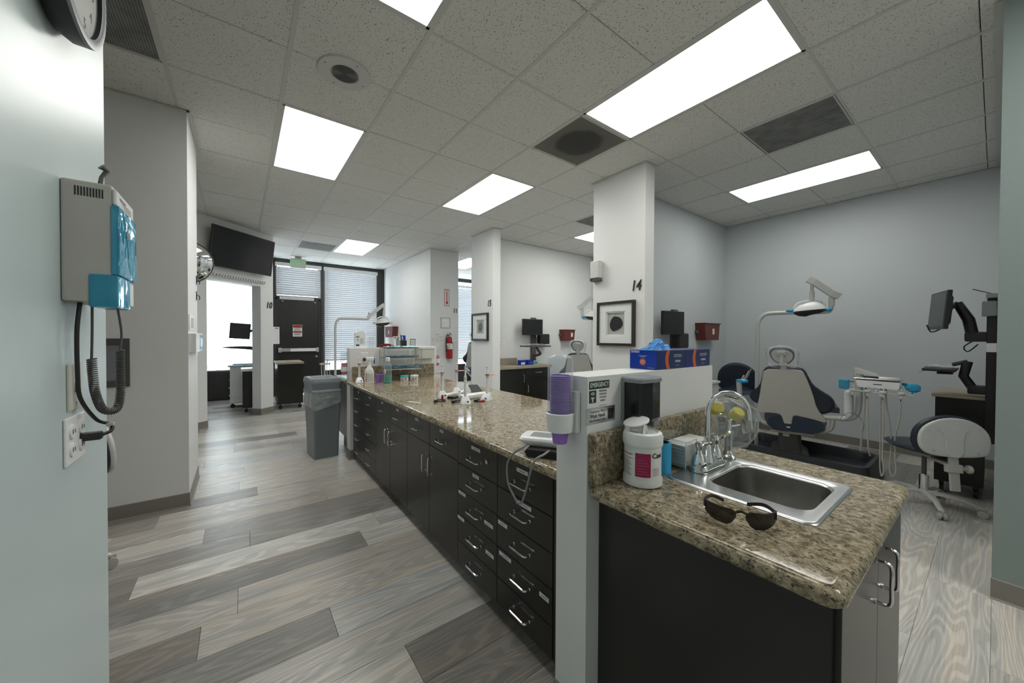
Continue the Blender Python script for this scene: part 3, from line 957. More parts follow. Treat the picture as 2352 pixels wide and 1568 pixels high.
for k, z in ((0, 1.80), (1, 1.66)):
    t = thing('wall_hook', ('upper' if k == 0 else 'lower') + ' small black hook on the narrow wall edge below the round mirror', 'hook', (-0.325, 4.33, z))
    M().box(0, 0.006, -0.03, 0.03, -0.04, 0.04, 0.002, 1).obj('plate', 'black', t)
    M().tube([(0.004, 0, 0.01), (0.02, 0, 0.0), (0.024, 0, -0.02), (0.018, 0, -0.032)], 0.004, 6).obj('prong', 'black', t)
t = thing('convex_mirror', 'round convex safety mirror left of the television', 'mirror', (-0.455, 5.05, 2.07))
TM = PM((0, 0, 0), (0.985, 0.17, 0), (0.03, -0.17, 1)).to_3x3()
TM.orthogonalize() if False else None
TM = Matrix((Vector((0.985, 0.17, 0)).normalized(), Vector((0.985, 0.17, 0)).normalized().cross(Vector((0.16, -0.97, -0.16)).normalized()) * -1, Vector((0.16, -0.97, -0.16)).normalized())).transposed().to_4x4()
M().lathe([(0.218, -0.008), (0.222, 0.0), (0.218, 0.010), (0.212, 0.010)], n=48, T=TM).obj('rim', 'black', t)
M().lathe([(0.213 * math.sin(a) / math.sin(R(35)), 0.008 + 0.37 * (math.cos(a) - math.cos(R(35)))) for a in [R(35 - 35 * k / 12) for k in range(12)]] + [(0.0001, 0.0749)], n=48, T=TM, cap0=False).obj('mirror_face', 'mirror', t)
M().tube([(0, 0.01, 0.0), (0, 0.2, 0.02), (-0.45, 1.05, 0.0)], 0.012, 8).obj('bracket', 'black', t)

# television on the diagonal wall
TV = DG @ Matrix.Translation((0.57, -0.12, 2.57)) @ Matrix.Rotation(R(8), 4, 'X')
t = thing('television', 'large black flat television tilted on the angled wall at left', 'television', TV.translation)
L = Matrix.Translation(-TV.translation) @ TV
b = M(); b.T = L; b.box(-0.505, 0.505, -0.02, 0.02, -0.285, 0.285, 0.006); b.obj('casing', 'black', t)
b = M(); b.T = L; b.box(-0.49, 0.49, -0.0215, -0.019, -0.265, 0.272); b.obj('screen', 'screen', t)
b = M(); b.T = L; b.box(-0.2, 0.2, 0.02, 0.055, -0.15, 0.15); b.box(-0.05, 0.05, 0.05, 0.14, -0.1, 0.1); b.obj('wall_bracket', 'black', t)
t = thing('perforated_rail', 'white perforated metal rail under the television', 'rail', tuple(DG @ Vector((0.61, 0, 2.18))))
DR = DG.to_3x3().to_4x4()
b = M(); b.T = DR; b.box(-0.42, 0.42, -0.035, 0, -0.022, 0.022, 0.003, 1); b.obj('channel', 'white_m', t)
b = M(); b.T = DR
for k in range(20):
    b.box(-0.405 + k * 0.0415, -0.383 + k * 0.0415, -0.0365, -0.034, -0.015, -0.001); b.box(-0.395 + k * 0.0415, -0.373 + k * 0.0415, -0.0365, -0.034, 0.004, 0.014)
b.obj('slots', 'dgrey', t)
def number_sign(body, T, size, label):
    t = thing('number_sign', label, 'number', T.translation)
    b = M(); b.T = Matrix.Translation(-T.translation)
    b.text(body, size, T, depth=0.006, shear=0.18, bold=0.012, sx=0.8)
    b.obj('numerals', 'black', t)
number_sign('10', DG @ Matrix.Translation((1.12, -0.004, 1.81)) @ Matrix.Rotation(R(90), 4, 'X'), 0.15, 'black number 10 on the white post beside the black door')
number_sign('11', FY(3.43, 6.495, 1.815), 0.13, 'black number 11 on the white pier right of the red extinguisher')
number_sign('15', FX(3.124, 4.79, 1.825), 0.14, 'black number 15 on the white pier above the smaller framed agate')
number_sign('14', FX(3.114, 2.135, 1.81), 0.145, 'black number 14 on the nearest white pier above the framed agate')

# ------------------------------------------------------------------ framed agates
def framed(x, y0, y1, z0, z1, label, oval):
    t = thing('framed_agate', label, 'picture', (x, (y0 + y1) / 2, (z0 + z1) / 2), 0, 'framed agate slices')
    w = (y1 - y0) / 2; h = (z1 - z0) / 2; f = 0.028
    b = M()
    for a in ((-w, w, -h, -h + f), (-w, w, h - f, h), (-w, -w + f, -h + f, h - f), (w - f, w, -h + f, h - f)):
        b.box(-0.035, 0, *a, 0.002, 1)
    b.obj('frame', 'frame', t)
    i = w * 0.52; j = h * 0.55
    b = M()
    for a in ((-w + f, w - f, -h + f, -j), (-w + f, w - f, j, h - f), (-w + f, -i, -j, j), (i, w - f, -j, j)):
        b.box(-0.022, -0.012, *a)
    b.obj('mat_board', 'matboard', t)
    i2, j2 = i * 0.88, j * 0.88
    b = M()
    for a in ((-i, i, -j, -j2), (-i, i, j2, j), (-i, -i2, -j2, j2), (i2, i, -j2, j2)):
        b.box(-0.015, -0.006, *a)
    b.obj('inner_mat', 'matboard', t)
    M().box(-0.006, 0, -i, i, -j, j).obj('linen_backing', 'linen', t)
    pts = []
    rs = random.Random(3 if oval else 5)
    for k in range(28):
        a = 2 * PI * k / 28
        r = 1 + 0.10 * math.sin(2 * a + 1) + 0.06 * math.sin(3 * a + 2) + rs.uniform(-0.03, 0.03)
        pts.append((r * i2 * (0.44 if oval else 0.68) * math.cos(a), r * j2 * 0.72 * math.sin(a)))
    b = M(); b.T = FX(-0.006, 0, 0); b.prism(pts, 0.0, 0.006, 0.001)
    b.obj('agate_slice', 'agate', t)
framed(3.12, 2.135, 2.60, 1.215, 1.675, 'framed dark agate slice on the nearest pier, under the number 14', False)
framed(3.13, 4.80, 5.29, 1.24, 1.685, 'framed narrow agate slice on the middle pier, under the number 15', True)
t = thing('air_freshener', 'grey wall dispenser high on the left edge of pier 14', 'dispenser', (3.12, 2.61, 1.91))
M().box(-0.075, 0, -0.06, 0.055, 0.03, 0.215, 0.010).obj('body', 'beige_l', t)
M().box(-0.07, 0, 0.045, 0.062, 0.0, 0.215, 0.004).obj('side_strip', 'dgrey', t)
M().box(-0.06, 0, -0.055, 0.055, 0.0, 0.032, 0.004).obj('nozzle_base', 'dgrey', t)

# pier 11 items
t = thing('extinguisher_sign', 'narrow red and white fire extinguisher sign with an arrow', 'sign', (3.245, 6.5, 2.07))
M().box(-0.055, 0.055, -0.003, 0, -0.165, 0.165, 0.001, 1).obj('plate', 'red', t)
M().box(-0.045, 0.045, -0.0042, -0.003, -0.155, 0.155).obj('white_field', 'white_m', t)
b = M(); b.box(-0.014, 0.014, -0.0056, -0.004, -0.09, 0.11)
b.add([(-0.032, -0.0056, -0.09), (0.032, -0.0056, -0.09), (0, -0.0056, -0.145), (-0.032, -0.004, -0.09), (0.032, -0.004, -0.09), (0, -0.004, -0.145)], [(0, 1, 2), (5, 4, 3), (0, 3, 4, 1), (1, 4, 5, 2), (2, 5, 3, 0)])
b.text('FIRE', 0.032, FY(0, -0.0045, 0.135), sx=1.0, bold=0.02); b.obj('arrow', 'red', t)
M().text('EXTINGUISHER', 0.024, FY(0, -0.0058, 0.01) @ Matrix.Rotation(R(-90), 4, 'Z'), sx=0.95).obj('lettering', 'white_m', t)
t = thing('speaker_box', 'white square wall box with a round dial below number 11', 'wall box', (3.215, 6.5, 1.47))
b = M()
for a in ((-0.105, 0.105, 0, 0.022), (-0.105, 0.105, 0.19, 0.212), (-0.105, -0.083, 0.02, 0.19), (0.083, 0.105, 0.02, 0.19)):
    b.box(a[0], a[1], -0.03, 0, a[2], a[3], 0.003, 1)
b.obj('frame', 'beige_l', t)
M().box(-0.085, 0.085, -0.010, 0, 0.02, 0.192).obj('panel', 'white', t)
M().lathe([(0.045, 0.0), (0.043, 0.008), (0.02, 0.012)], n=24, T=Matrix.Translation((0, -0.010, 0.106)) @ Matrix.Rotation(R(90), 4, 'X')).obj('dial', 'white', t)
t = thing('evacuation_map', 'white paper evacuation map beside the red extinguisher', 'poster', (3.04, 6.5, 1.16))
M().box(-0.13, 0.135, -0.002, 0, 0, 0.21).obj('sheet', 'paper', t)
b = M(); rs = random.Random(2)
for k in range(46):
    x = rs.uniform(-0.11, 0.10); z = rs.uniform(0.03, 0.16); w = rs.uniform(0.006, 0.022)
    b.box(x, x + w, -0.0028, -0.002, z, z + 0.0025); b.box(x, x + 0.002, -0.0028, -0.002, z, z + rs.uniform(0.005, 0.02))
b.box(-0.05, 0.05, -0.0028, -0.002, 0.185, 0.19)
b.obj('plan_lines', 'ink', t)
t = thing('fire_extinguisher', 'red fire extinguisher hanging on the white pier marked 11', 'fire extinguisher', (3.27, 6.43, 0.87))
M().lathe([(0.05, 0), (0.062, 0.01), (0.063, 0.36), (0.055, 0.40), (0.03, 0.425), (0.018, 0.43)], n=24).obj('cylinder', 'red', t)
M().lathe([(0.0645, 0.19), (0.0645, 0.30)], n=24, cap0=False, cap1=False).obj('label', 'paper', t)
b = M(); rs = random.Random(4)
for k in range(7):
    a0 = R(rs.uniform(180, 330)); b.box(-0.016, 0.016, -0.001, 0.001, -0.007, 0.007, T=Matrix.Rotation(a0 + R(90), 4, 'Z') @ Matrix.Translation((0, -0.0655, 0.2 + 0.014 * k)))
b.obj('label_print', 'ink', t)
b = M(); b.lathe([(0.018, 0.43), (0.02, 0.46), (0.012, 0.47)], n=12); b.box(-0.06, 0.03, -0.01, 0.01, 0.475, 0.485); b.box(-0.065, 0.02, -0.01, 0.01, 0.500, 0.508); b.box(0.0, 0.03, -0.01, 0.01, 0.46, 0.51); b.obj('valve', 'satin', t)
b = M().tube(spl([(-0.01, -0.01, 0.46), (-0.06, -0.02, 0.46), (-0.085, -0.02, 0.38), (-0.08, -0.02, 0.25), (-0.075, -0.02, 0.12)]), 0.009, 8); b.obj('hose', 'black', t)
M().box(0.02, 0.075, -0.07, -0.068, 0.33, 0.44, T=Matrix.Rotation(R(0), 4, 'Y')).obj('inspection_tag', 'white_m', t)
M().box(-0.02, 0.02, 0.058, 0.07, 0.25, 0.42).obj('wall_bracket', 'satin', t)

# ------------------------------------------------------------------ main island: cabinets
def handle(L, proj=0.03, r=0.0042):
    """bow pull along local x, projecting to -y"""
    return spl([(-L / 2, 0, 0), (-L / 2, -proj * 0.75, 0), (-L / 2 + 0.012, -proj, 0), (0, -proj, 0), (L / 2 - 0.012, -proj, 0), (L / 2, -proj * 0.75, 0), (L / 2, 0, 0)], 4), r
_h = {}
def pull(parent, T, L=0.105):
    if L not in _h:
        p, r = handle(L); b = M().tube(p, r, 8)
        b.cyl((-L / 2, 0, 0), (-L / 2, -0.004, 0), 0.007, n=8); b.cyl((L / 2, 0, 0), (L / 2, -0.004, 0), 0.007, n=8)
        o = b.obj('handle', 'chrome', parent); _h[L] = o
    else:
        o = _h[L].copy(); C.objects.link(o); o.parent = parent
    o.matrix_local = T
    return o
FXR = FX(0, 0, 0).to_3x3().to_4x4() @ Matrix.Rotation(R(-90), 4, 'X')   # local -y -> world -X, local x -> world -Y
_st = {}
def sticker(parent, y, z, w=0.06, x=-0.0012):
    k = round(w, 3)
    if k not in _st:
        b = M().box(-0.0012, 0, -w / 2, w / 2, -0.0085, 0.0085)
        o = b.obj('label_sticker', 'sticker', parent); _st[k] = o
        b2 = M()
        for q_ in range(6):
            b2.box(-0.0016, -0.0012, -w * 0.27 + q_ * w * 0.09, -w * 0.27 + q_ * w * 0.09 + w * 0.06, -0.0016, 0.0016); _st[(k, 'p')] = b2.obj('print', 'ink', o)
    else:
        o = _st[k].copy(); C.objects.link(o); o.parent = parent
        p = _st[(k, 'p')].copy(); C.objects.link(p); p.parent = o
    o.location = (x, y, z)
    return o
CX = 0.94
ZS = [0.072, 0.200, 0.342, 0.480, 0.620, 0.770]
def cab_body(label, ya, yb, depth=0.84):
    t = thing('base_cabinet', label, 'cabinet', (CX, (ya + yb) / 2, 0), 0, 'dark island cabinets')
    w = (yb - ya) / 2
    b = M(); b.box(0.019, depth, -w, w, 0.072, 0.789); b.obj('carcass', 'laminate_edge', t)
    M().box(0.055, depth - 0.06, -w, w, 0.0, 0.072).obj('toe_kick', 'kick', t)
    return t, w
def front(t, name, ya, yb, za, zb):
    g = 0.0016
    b = M().box(0, 0.0185, ya + g, yb - g, za + g, zb - g, 0.0012, 1)
    o = b.obj(name, 'laminate', t)
    return o
def drawers(label, ya, yb, stickers, lock=False):
    t, w = cab_body(label, ya, yb)
    for k in range(5):
        za, zb = ZS[k], ZS[k + 1]
        d_ = front(t, 'drawer', -w, w, za, zb)
        zc = (za + zb) / 2 - (0.012 if k == 4 else -0.002)
        pull(d_, Matrix.Translation((0, 0, zc)) @ FXR, 0.105)
        for (kk, y, dz, sw) in stickers:
            if kk == k:
                sticker(d_, y, zb - dz, sw)
        if lock and k == 4:
            M().lathe([(0.011, 0), (0.011, 0.006), (0.008, 0.007)], n=16, T=Matrix.Translation((0, -w + 0.085, za + 0.085)) @ Matrix.Rotation(R(-90), 4, 'Y')).obj('lock', 'satin', d_)
    return t
def doors(label, ya, yb):
    t, w = cab_body(label, ya, yb)
    for (a, b_, hy) in ((-w, 0, -0.045), (0, w, 0.045)):
        d_ = front(t, 'drawer', a, b_, 0.626, 0.770)
        pull(d_, Matrix.Translation((0, (a + b_) / 2, 0.69)) @ FXR, 0.095)
        sticker(d_, (a + b_) / 2 + 0.01, 0.748, 0.05)
        d_ = front(t, 'door', a, b_, 0.072, 0.626)
        pull(d_, Matrix.Translation((0, hy, 0.505)) @ FXR @ Matrix.Rotation(R(90), 4, 'Y'), 0.105)
    return t
drawers('dark drawer stack next to the near half wall, blood pressure cord hanging in front', 0.995, 1.367,
        [(4, 0.0, 0.03, 0.075), (3, -0.01, 0.018, 0.10), (2, 0.14, 0.02, 0.07), (1, 0.12, 0.02, 0.09), (1, -0.14, 0.05, 0.055)])
drawers('dark drawer stack with a round lock in its top drawer', 1.367, 1.745,
        [(4, 0.0, 0.03, 0.085), (3, 0.0, 0.018, 0.06), (2, 0.14, 0.012, 0.075), (2, -0.12, 0.07, 0.075), (1, 0.15, 0.012, 0.07), (1, -0.13, 0.07, 0.07)], lock=True)
doors('dark double door cabinet with two top drawers, nearer of the two', 1.745, 2.497)
doors('dark double door cabinet with two top drawers, farther of the two', 2.497, 3.242)
drawers('dark drawer stack just beyond the farther double doors', 3.242, 3.611, [(4, 0.0, 0.03, 0.06)])
drawers('last dark drawer stack, against the far half wall', 3.611, 4.052, [(4, 0.0, 0.03, 0.05)])
M().box(CX + 0.004, CX + 0.03, 0.9155, 0.994, 0.072, 0.789).obj('filler_panel', 'laminate')
tag(bpy.data.objects['filler_panel'], 'dark filler strip between the drawer stack and the near half wall', 'filler panel')

def slab_profile(x0, x1, z0, z1, left=True, right=True, n=6):
    r = (z1 - z0) / 2; out = []
    if right:
        for k in range(n + 1):
            a = R(-90 + 180 * k / n); out.append((x1 - r + r * math.cos(a), z0 + r + r * math.sin(a)))
    else:
        out += [(x1, z0), (x1, z1)]
    if left:
        for k in range(n + 1):
            a = R(90 + 180 * k / n); out.append((x0 + r + r * math.cos(a), z0 + r + r * math.sin(a)))
    else:
        out += [(x0, z1), (x0, z0)]
    return out
t = thing('island_countertop', 'long speckled granite countertop between the two half walls', 'countertop', (1.36, 2.48, 0.79))
b = M(); pr = slab_profile(0.885 - 1.36, 1.85 - 1.36, 0, 0.04)
b.rings([[(x, y, z) for x, z in pr] for y in (0.916 - 2.48, 4.059 - 2.48)], smooth=True)
b.obj('slab', 'granite', t)
M().box(0.93 - 1.36, 1.85 - 1.36, 4.036 - 2.48, 4.059 - 2.48, 0.0405, 0.19, 0.002, 1).obj('backsplash', 'granite', t)

# near sink cabinet and counter
t = thing('sink_cabinet', 'dark sink cabinet under the near granite counter at lower right', 'cabinet', (CX, 0.19, 0))
b = M(); b.box(0, 0.018, 0.0, 0.586, 0.0, 0.789); b.obj('side_panel', 'laminate', t)
b = M(); b.box(0.018, 0.78, 0.02, 0.586, 0.07, 0.12); b.box(0.018, 0.78, 0.57, 0.586, 0.07, 0.789); b.box(0.018, 0.78, 0.02, 0.04, 0.76, 0.789); b.obj('carcass', 'laminate_edge', t)
M().box(0.762, 0.78, 0.02, 0.586, 0.0, 0.789).obj('end_panel', 'laminate', t)
M().box(0.018, 0.762, 0.06, 0.08, 0, 0.07).obj('toe_kick', 'kick', t)
for a, bb, hx in ((0.02, 0.39, 0.345), (0.392, 0.762, 0.437)):
    d_ = M().box(a, bb, -0.012, 0.0185, 0.074, 0.76, 0.0012, 1).obj('door', 'laminate', t)
    pull(d_, Matrix.Translation((hx, -0.012, 0.69)) @ Matrix.Rotation(R(90), 4, 'Y'), 0.1051)
t = thing('sink_countertop', 'near speckled granite counter with the sink set in', 'countertop', (0, 0, 0.79))
def ring(x0, x1, y0, y1, r, z):
    return [(x, y, z) for x, y in rrect(x0, x1, y0, y1, r, 5)]
SXa, SXb, SYa, SYb = 1.185, 1.515, 0.29, 0.62
b = M(); rs = [ring(SXa, SXb, SYa, SYb, 0.03, 0.0), ring(SXa, SXb, SYa, SYb, 0.03, 0.04)]
rs.append([(x, y, 0.04) for x, y in rrect(0.875 + 0.028, 1.735 - 0.028, 0.158 + 0.028, 0.774, 0.012, 5)])
X0, X1, YA, YB = 0.875, 1.735, 0.158, 0.776
for k in range(7):
    a = R(90 - 180 * k / 6); o_ = 0.02 * (1 - math.cos(a))
    rs.append([(x, y, 0.02 + 0.02 * math.sin(a)) for x, y in rrect(X0 + o_, X1 - o_, YA + o_, YB, 0.035 - o_ * 0.5, 5)])
rs.append(rs[0])
b.rings(rs, False, False)
b.obj('slab', 'granite', t)
M().box(0.885, 1.725, 0.752, 0.776, 0.0405, 0.205, 0.002, 1).obj('backsplash', 'granite', t)
# far sink counter beyond the far half wall
t = thing('far_cabinet', 'dark cabinet under the far counter behind the grey bin', 'cabinet', (0.94, 4.205, 0))
M().box(0, 0.78, 0, 0.58, 0.16, 0.789).obj('carcass', 'laminate', t)
M().box(0.05, 0.73, 0, 0.52, 0, 0.16).obj('toe_kick', 'kick', t)
t = thing('far_countertop', 'short granite counter beyond the far half wall', 'countertop', (0, 0, 0.79))
b = M(); rs = []
for k in range(7):
    a = R(90 - 180 * k / 6); o_ = 0.02 * (1 - math.cos(a))
    rs.append([(x, y, 0.02 + 0.02 * math.sin(a)) for x, y in rrect(0.88 + o_, 1.74 - o_, 4.201, 4.82 - o_, 0.033 - o_ * .5, 4)])
b.rings(rs); b.obj('slab', 'granite', t)
o = M().box(0.92, 1.2, 4.3, 4.62, 0.8302, 0.834, 0.001, 1).obj('paper_towel_sheet', 'tealpaper'); tag(o, 'pale teal paper lying on the far counter', 'paper')

# ------------------------------------------------------------------ sink, faucet, eyewash
t = thing('sink', 'stainless steel drop-in sink in the near granite counter', 'sink', (0, 0, 0.83))
b = M()
bx = (1.225, 1.50, 0.30, 0.565)
b.rings([ring(1.143, 1.552, 0.262, 0.665, 0.03, 0.0005), ring(1.145, 1.55, 0.264, 0.663, 0.03, 0.004), ring(1.152, 1.543, 0.271, 0.656, 0.028, 0.006),
         ring(1.165, 1.53, 0.284, 0.648, 0.03, 0.0035), ring(bx[0] - 0.008, bx[1] + 0.008, bx[2] - 0.006, bx[3] + 0.008, 0.05, 0.0035),
         ring(bx[0], bx[1], bx[2], bx[3], 0.045, -0.004)], False, False)
b.obj('rim', 'satin', t)
b = M()
b.rings([ring(bx[0], bx[1], bx[2], bx[3], 0.045, -0.004), ring(bx[0] + .004, bx[1] - .004, bx[2] + .004, bx[3] - .004, 0.045, -0.06), ring(bx[0] + .008, bx[1] - .008, bx[2] + .008, bx[3] - .008, 0.045, -0.13),
         ring(bx[0] + .02, bx[1] - .02, bx[2] + .02, bx[3] - .02, 0.045, -0.152), ring(bx[0] + .10, bx[1] - .10, bx[2] + .10, bx[3] - .10, 0.02, -0.156)], False, True)
b.obj('bowl', 'bowl', t)
M().lathe([(0.035, -0.154), (0.038, -0.151), (0.03, -0.15), (0.015, -0.1535)], c=(1.3625, 0.4325, 0), n=24).obj('drain', 'satin', t)
t = thing('faucet', 'chrome gooseneck faucet with two lever handles behind the sink', 'faucet', (1.350, 0.622, 0.8345))
t.scale = (1.03, 1.03, 1.06)
b = M(); b.rings([[(x, y, z) for x, y in rrect(-a, a, -c_, c_, c_ * 0.98, 5)] for a, c_, z in ((0.088, 0.032, 0), (0.09, 0.034, 0.003), (0.088, 0.032, 0.016), (0.08, 0.025, 0.022))]); b.obj('base_plate', 'chrome', t)
b = M(); b.lathe([(0.024, 0.018), (0.022, 0.03), (0.016, 0.055), (0.014, 0.07), (0.012, 0.075)], n=20)
b.obj('spout_base', 'chrome', t)
dx, dy = 0.62, -0.78
P = [(0, 0, 0.06), (0, 0, 0.16)]
for k in range(0, 13):
    a = R(180 - 15 * k); rr = 0.064
    P.append((dx * (rr + rr * math.cos(a)), dy * (rr + rr * math.cos(a)), 0.185 + rr * math.sin(a) * 1.1))
P.append((dx * 0.130, dy * 0.130, 0.155))
b = M().tube(spl(P, 3), 0.0095, 12); b.obj('spout', 'chrome', t)
b = M().cyl((dx * 0.1275, dy * 0.1275, 0.168), (dx * 0.131, dy * 0.131, 0.142), 0.0125, 0.012, 14); b.obj('aerator', 'satin', t)
for sx, nm in ((-1, 'cold'), (1, 'hot')):
    k = M().lathe([(0.024, 0.018), (0.025, 0.03), (0.020, 0.05), (0.011, 0.064), (0.009, 0.072), (0.013, 0.082), (0.013, 0.09), (0.007, 0.098)], c=(sx * 0.062, 0, 0), n=20).obj('valve', 'chrome', t)
    b = M().tube(spl([(sx * 0.062, 0, 0.085), (sx * 0.075, -0.015, 0.096), (sx * 0.062 + 0.022 + 0.02 * (sx > 0), -0.028, 0.098 + 0.012 * (sx > 0)), (sx * 0.062 + 0.045 + 0.02 * (sx > 0), -0.03, 0.085 + 0.02 * (sx > 0))][:3 if sx < 0 else 4]), [0.008] * 6 + [0.006] * 20 if False else 0.0065, 8)
    b.obj('lever', 'chrome', k)
t = thing('eyewash_fixture', 'eyewash fixture with yellow caps wrapped in clear plastic beside the faucet', 'eyewash', (1.532, 0.626, 0.8345))
b = M(); b.lathe([(0.024, 0), (0.026, 0.008), (0.018, 0.016), (0.014, 0.03), (0.014, 0.085), (0.018, 0.095), (0.010, 0.11), (0.010, 0.15)], n=20); b.obj('stem', 'chrome', t)
b = M(); b.tube(spl([(0, 0, 0.15), (-0.02, 0.01, 0.165), (-0.05, 0.02, 0.17)]), 0.006, 8); b.tube(spl([(0, 0, 0.15), (0.0, -0.02, 0.16), (-0.01, -0.04, 0.165)]), 0.006, 8); b.tube([(0, 0, 0.12), (0.045, -0.02, 0.125)], 0.005, 8); b.obj('arms', 'chrome', t)
for nm, (cx, cy, cz) in (('a', (-0.055, 0.022, 0.195)), ('b', (-0.018, -0.035, 0.178))):
    T_ = Matrix.Translation((cx, cy, cz)) @ Matrix.Rotation(R(-55 if nm == 'a' else -20), 4, 'Y') @ Matrix.Rotation(R(40), 4, 'X')
    b = M(); pr = [(0.012, -0.025), (0.021, -0.018), (0.023, 0.0), (0.023, 0.014), (0.019, 0.018), (0.0001, 0.018)]
    b.lathe(pr, n=24, T=T_); b.obj('yellow_cap', 'yellow', t)
# crumpled plastic bag: deformed lathe
b = M(); rs = random.Random(11); n = 30; rg = []
cs = [(0.018, 0.04, 0, 0), (0.045, 0.055, 0.01, -0.01), (0.062, 0.085, 0.012, -0.02), (0.070, 0.12, 0.012, -0.02), (0.080, 0.16, 0.005, -0.02), (0.078, 0.195, -0.004, -0.012), (0.055, 0.222, -0.02, -0.005), (0.018, 0.232, -0.03, 0)]
for ri, (r_, z_, ox, oy) in enumerate(cs):
    rg.append([(ox + r_ * (1 + 0.16 * math.sin(5 * 2 * PI * j / n + ri) + rs.uniform(-0.10, 0.10)) * math.cos(2 * PI * j / n), oy + r_ * (1 + 0.16 * math.sin(7 * 2 * PI * j / n + ri * 2) + rs.uniform(-0.1, 0.1)) * math.sin(2 * PI * j / n), z_ + rs.uniform(-0.006, 0.006)) for j in range(n)])
b.rings(rg, False, True, smooth=False); b.obj('plastic_wrap', 'clearf', t)

# ------------------------------------------------------------------ things around the sink
t = thing('safety_glasses', 'dark wraparound safety glasses lying on the near granite counter', 'glasses', (0.985, 0.372, 0.8305), R(-64))
t.scale = (1.13, 1.13, 1.15)
# local x along lens line, y forward (towards temples)
def lens(sgn):
    rows = []
    for v in (0, 0.35, 0.7, 1.0):
        row = []
        for k in range(9):
            u = k / 8
            a = R(62) * u
            xx = sgn * (0.009 + 0.060 * math.sin(a) / math.sin(R(62)))
            yy = 0.042 * (1 - math.cos(a)) / (1 - math.cos(R(62)))
            h0 = 0.004 + 0.010 * (abs(u - 0.05) < 0.12) * (1 - v) + 0.006 * u * u
            top = 0.040 - 0.004 * u - 0.006 * (u < 0.1)
            bot = 0.002 + (0.020 if u == 0 else 0.006 if k == 1 else 0) + 0.008 * max(0, u - 0.6) / 0.4
            row.append((xx, yy + 0.004 * (1 - v), bot + (top - bot) * v))
        rows.append(row)
    return rows
b = M()
for sg in (-1, 1):
    r_ = lens(sg)
    b.rings(r_, False, False, closed=False)
    b.rings([[(x, y + 0.0018, z) for x, y, z in q_] for q_ in r_], False, False, closed=False)
b.obj('lens', 'smoke', t)
b = M()
b.tube(spl([(-0.009, 0.0, 0.036), (0, -0.003, 0.040), (0.009, 0.0, 0.036)]), 0.003, 6)
b.obj('bridge', 'black', t)
b = M()
for sg in (-1, 1):
    for k in (0,):
        r_ = lens(sg)[3]
        b.tube([Vector(p) for p in r_], 0.0016, 6)
b.obj('brow_edge', 'black', t)
for sg in (-1, 1):
    b = M(); p = [(sg * 0.069, 0.040, 0.027), (sg * 0.070, 0.060, 0.028), (sg * 0.056, 0.098, 0.025), (sg * 0.038, 0.122, 0.014), (sg * 0.026, 0.136, 0.005)]
    rg = []
    for i, q in enumerate(spl(p, 4)):
        hh = 0.008 if i < 4 else 0.0045
        rg.append([(q.x - 0.0015, q.y, q.z - hh), (q.x + 0.0015, q.y, q.z - hh), (q.x + 0.0015, q.y, q.z + hh * .8), (q.x - 0.0015, q.y, q.z + hh * .8)])
    b.rings(rg); b.obj('temple', 'black', t)

t = thing('wipes_canister', 'white disinfectant wipes canister with open lid and magenta label', 'canister', (1.048, 0.688, 0.8302), R(0))
t.scale = (1.13, 1.13, 1.04)
M().lathe([(0.049, 0), (0.054, 0.004), (0.054, 0.022), (0.051, 0.026), (0.051, 0.118), (0.054, 0.122), (0.055, 0.128)], n=40).obj('tub', 'white', t)
M().lathe([(0.055, 0.128), (0.0555, 0.15), (0.052, 0.160), (0.044, 0.164), (0.04, 0.158), (0.026, 0.155), (0.0001, 0.155)], n=40, cap0=False).obj('collar', 'white', t)
b = M(); T_ = Matrix.Translation((-0.012, 0.012, 0.186)) @ Matrix.Rotation(R(-14), 4, Vector((0.83, 0.55, 0))) @ Matrix.Rotation(R(10), 4, Vector((0.55, -0.83, 0)))
b.lathe([(0.030, 0), (0.036, 0.002), (0.037, 0.006), (0.033, 0.009), (0.0001, 0.010)], n=32, T=T_)
b.cyl((-0.034, 0.026, 0.155), (-0.036, 0.028, 0.185), 0.007, n=8)
b.obj('flip_lid', 'white', t)
b = M(); rs = random.Random(8)
for k in range(5):
    a = 1.25 * k; b.rings([[(0.014 * math.cos(a) - 0.004, 0.014 * math.sin(a) - 0.002, 0.154), (0.014 * math.cos(a + 1.2) + 0.006, 0.014 * math.sin(a + 1.2), 0.154)], [(0.006 * math.cos(a), 0.010 * math.sin(a), 0.176 + 0.006 * rs.random()), (0.012 * math.cos(a + 1.4), 0.01 * math.sin(a + 1), 0.18 + 0.006 * rs.random())]], False, False, closed=False)
b.obj('wipe_sheet', 'paper', t)
def wrap(b, r, a0, a1, z0, z1, n=10):
    b.rings([[(r * math.cos(R(a0 + (a1 - a0) * k / n)), r * math.sin(R(a0 + (a1 - a0) * k / n)), z) for k in range(n + 1)] for z in (z0, z1)], False, False, closed=False)
VA = math.degrees(math.atan2(-0.688, -1.048))   # direction towards the photograph's side of the can
b = M(); wrap(b, 0.0516, VA - 22, VA + 25, 0.035, 0.106); b.obj('magenta_label', 'magenta', t)
b = M(); wrap(b, 0.0516, VA - 78, VA - 30, 0.098, 0.1005); wrap(b, 0.0516, VA - 78, VA - 30, 0.086, 0.0875); b.obj('label_bands', 'magenta', t)
b = M()
for k in range(9):
    wrap(b, 0.0516, VA - 76, VA - 34 - 5 * (k % 3), 0.036 + k * 0.0052, 0.0376 + k * 0.0052)
for k in range(5):
    wrap(b, 0.0516, VA + 31, VA + 58, 0.04 + k * 0.005, 0.0412 + k * 0.005)
b.obj('small_print', 'ink', t)['kind'] = 'stuff'
b = M()
for k in range(6):
    wrap(b, 0.0518, VA - 18, VA + 20 - 6 * (k % 3), 0.043 + k * 0.0085, 0.0440 + k * 0.0085, 6)
b.obj('label_print', 'pink', t)
b = M()
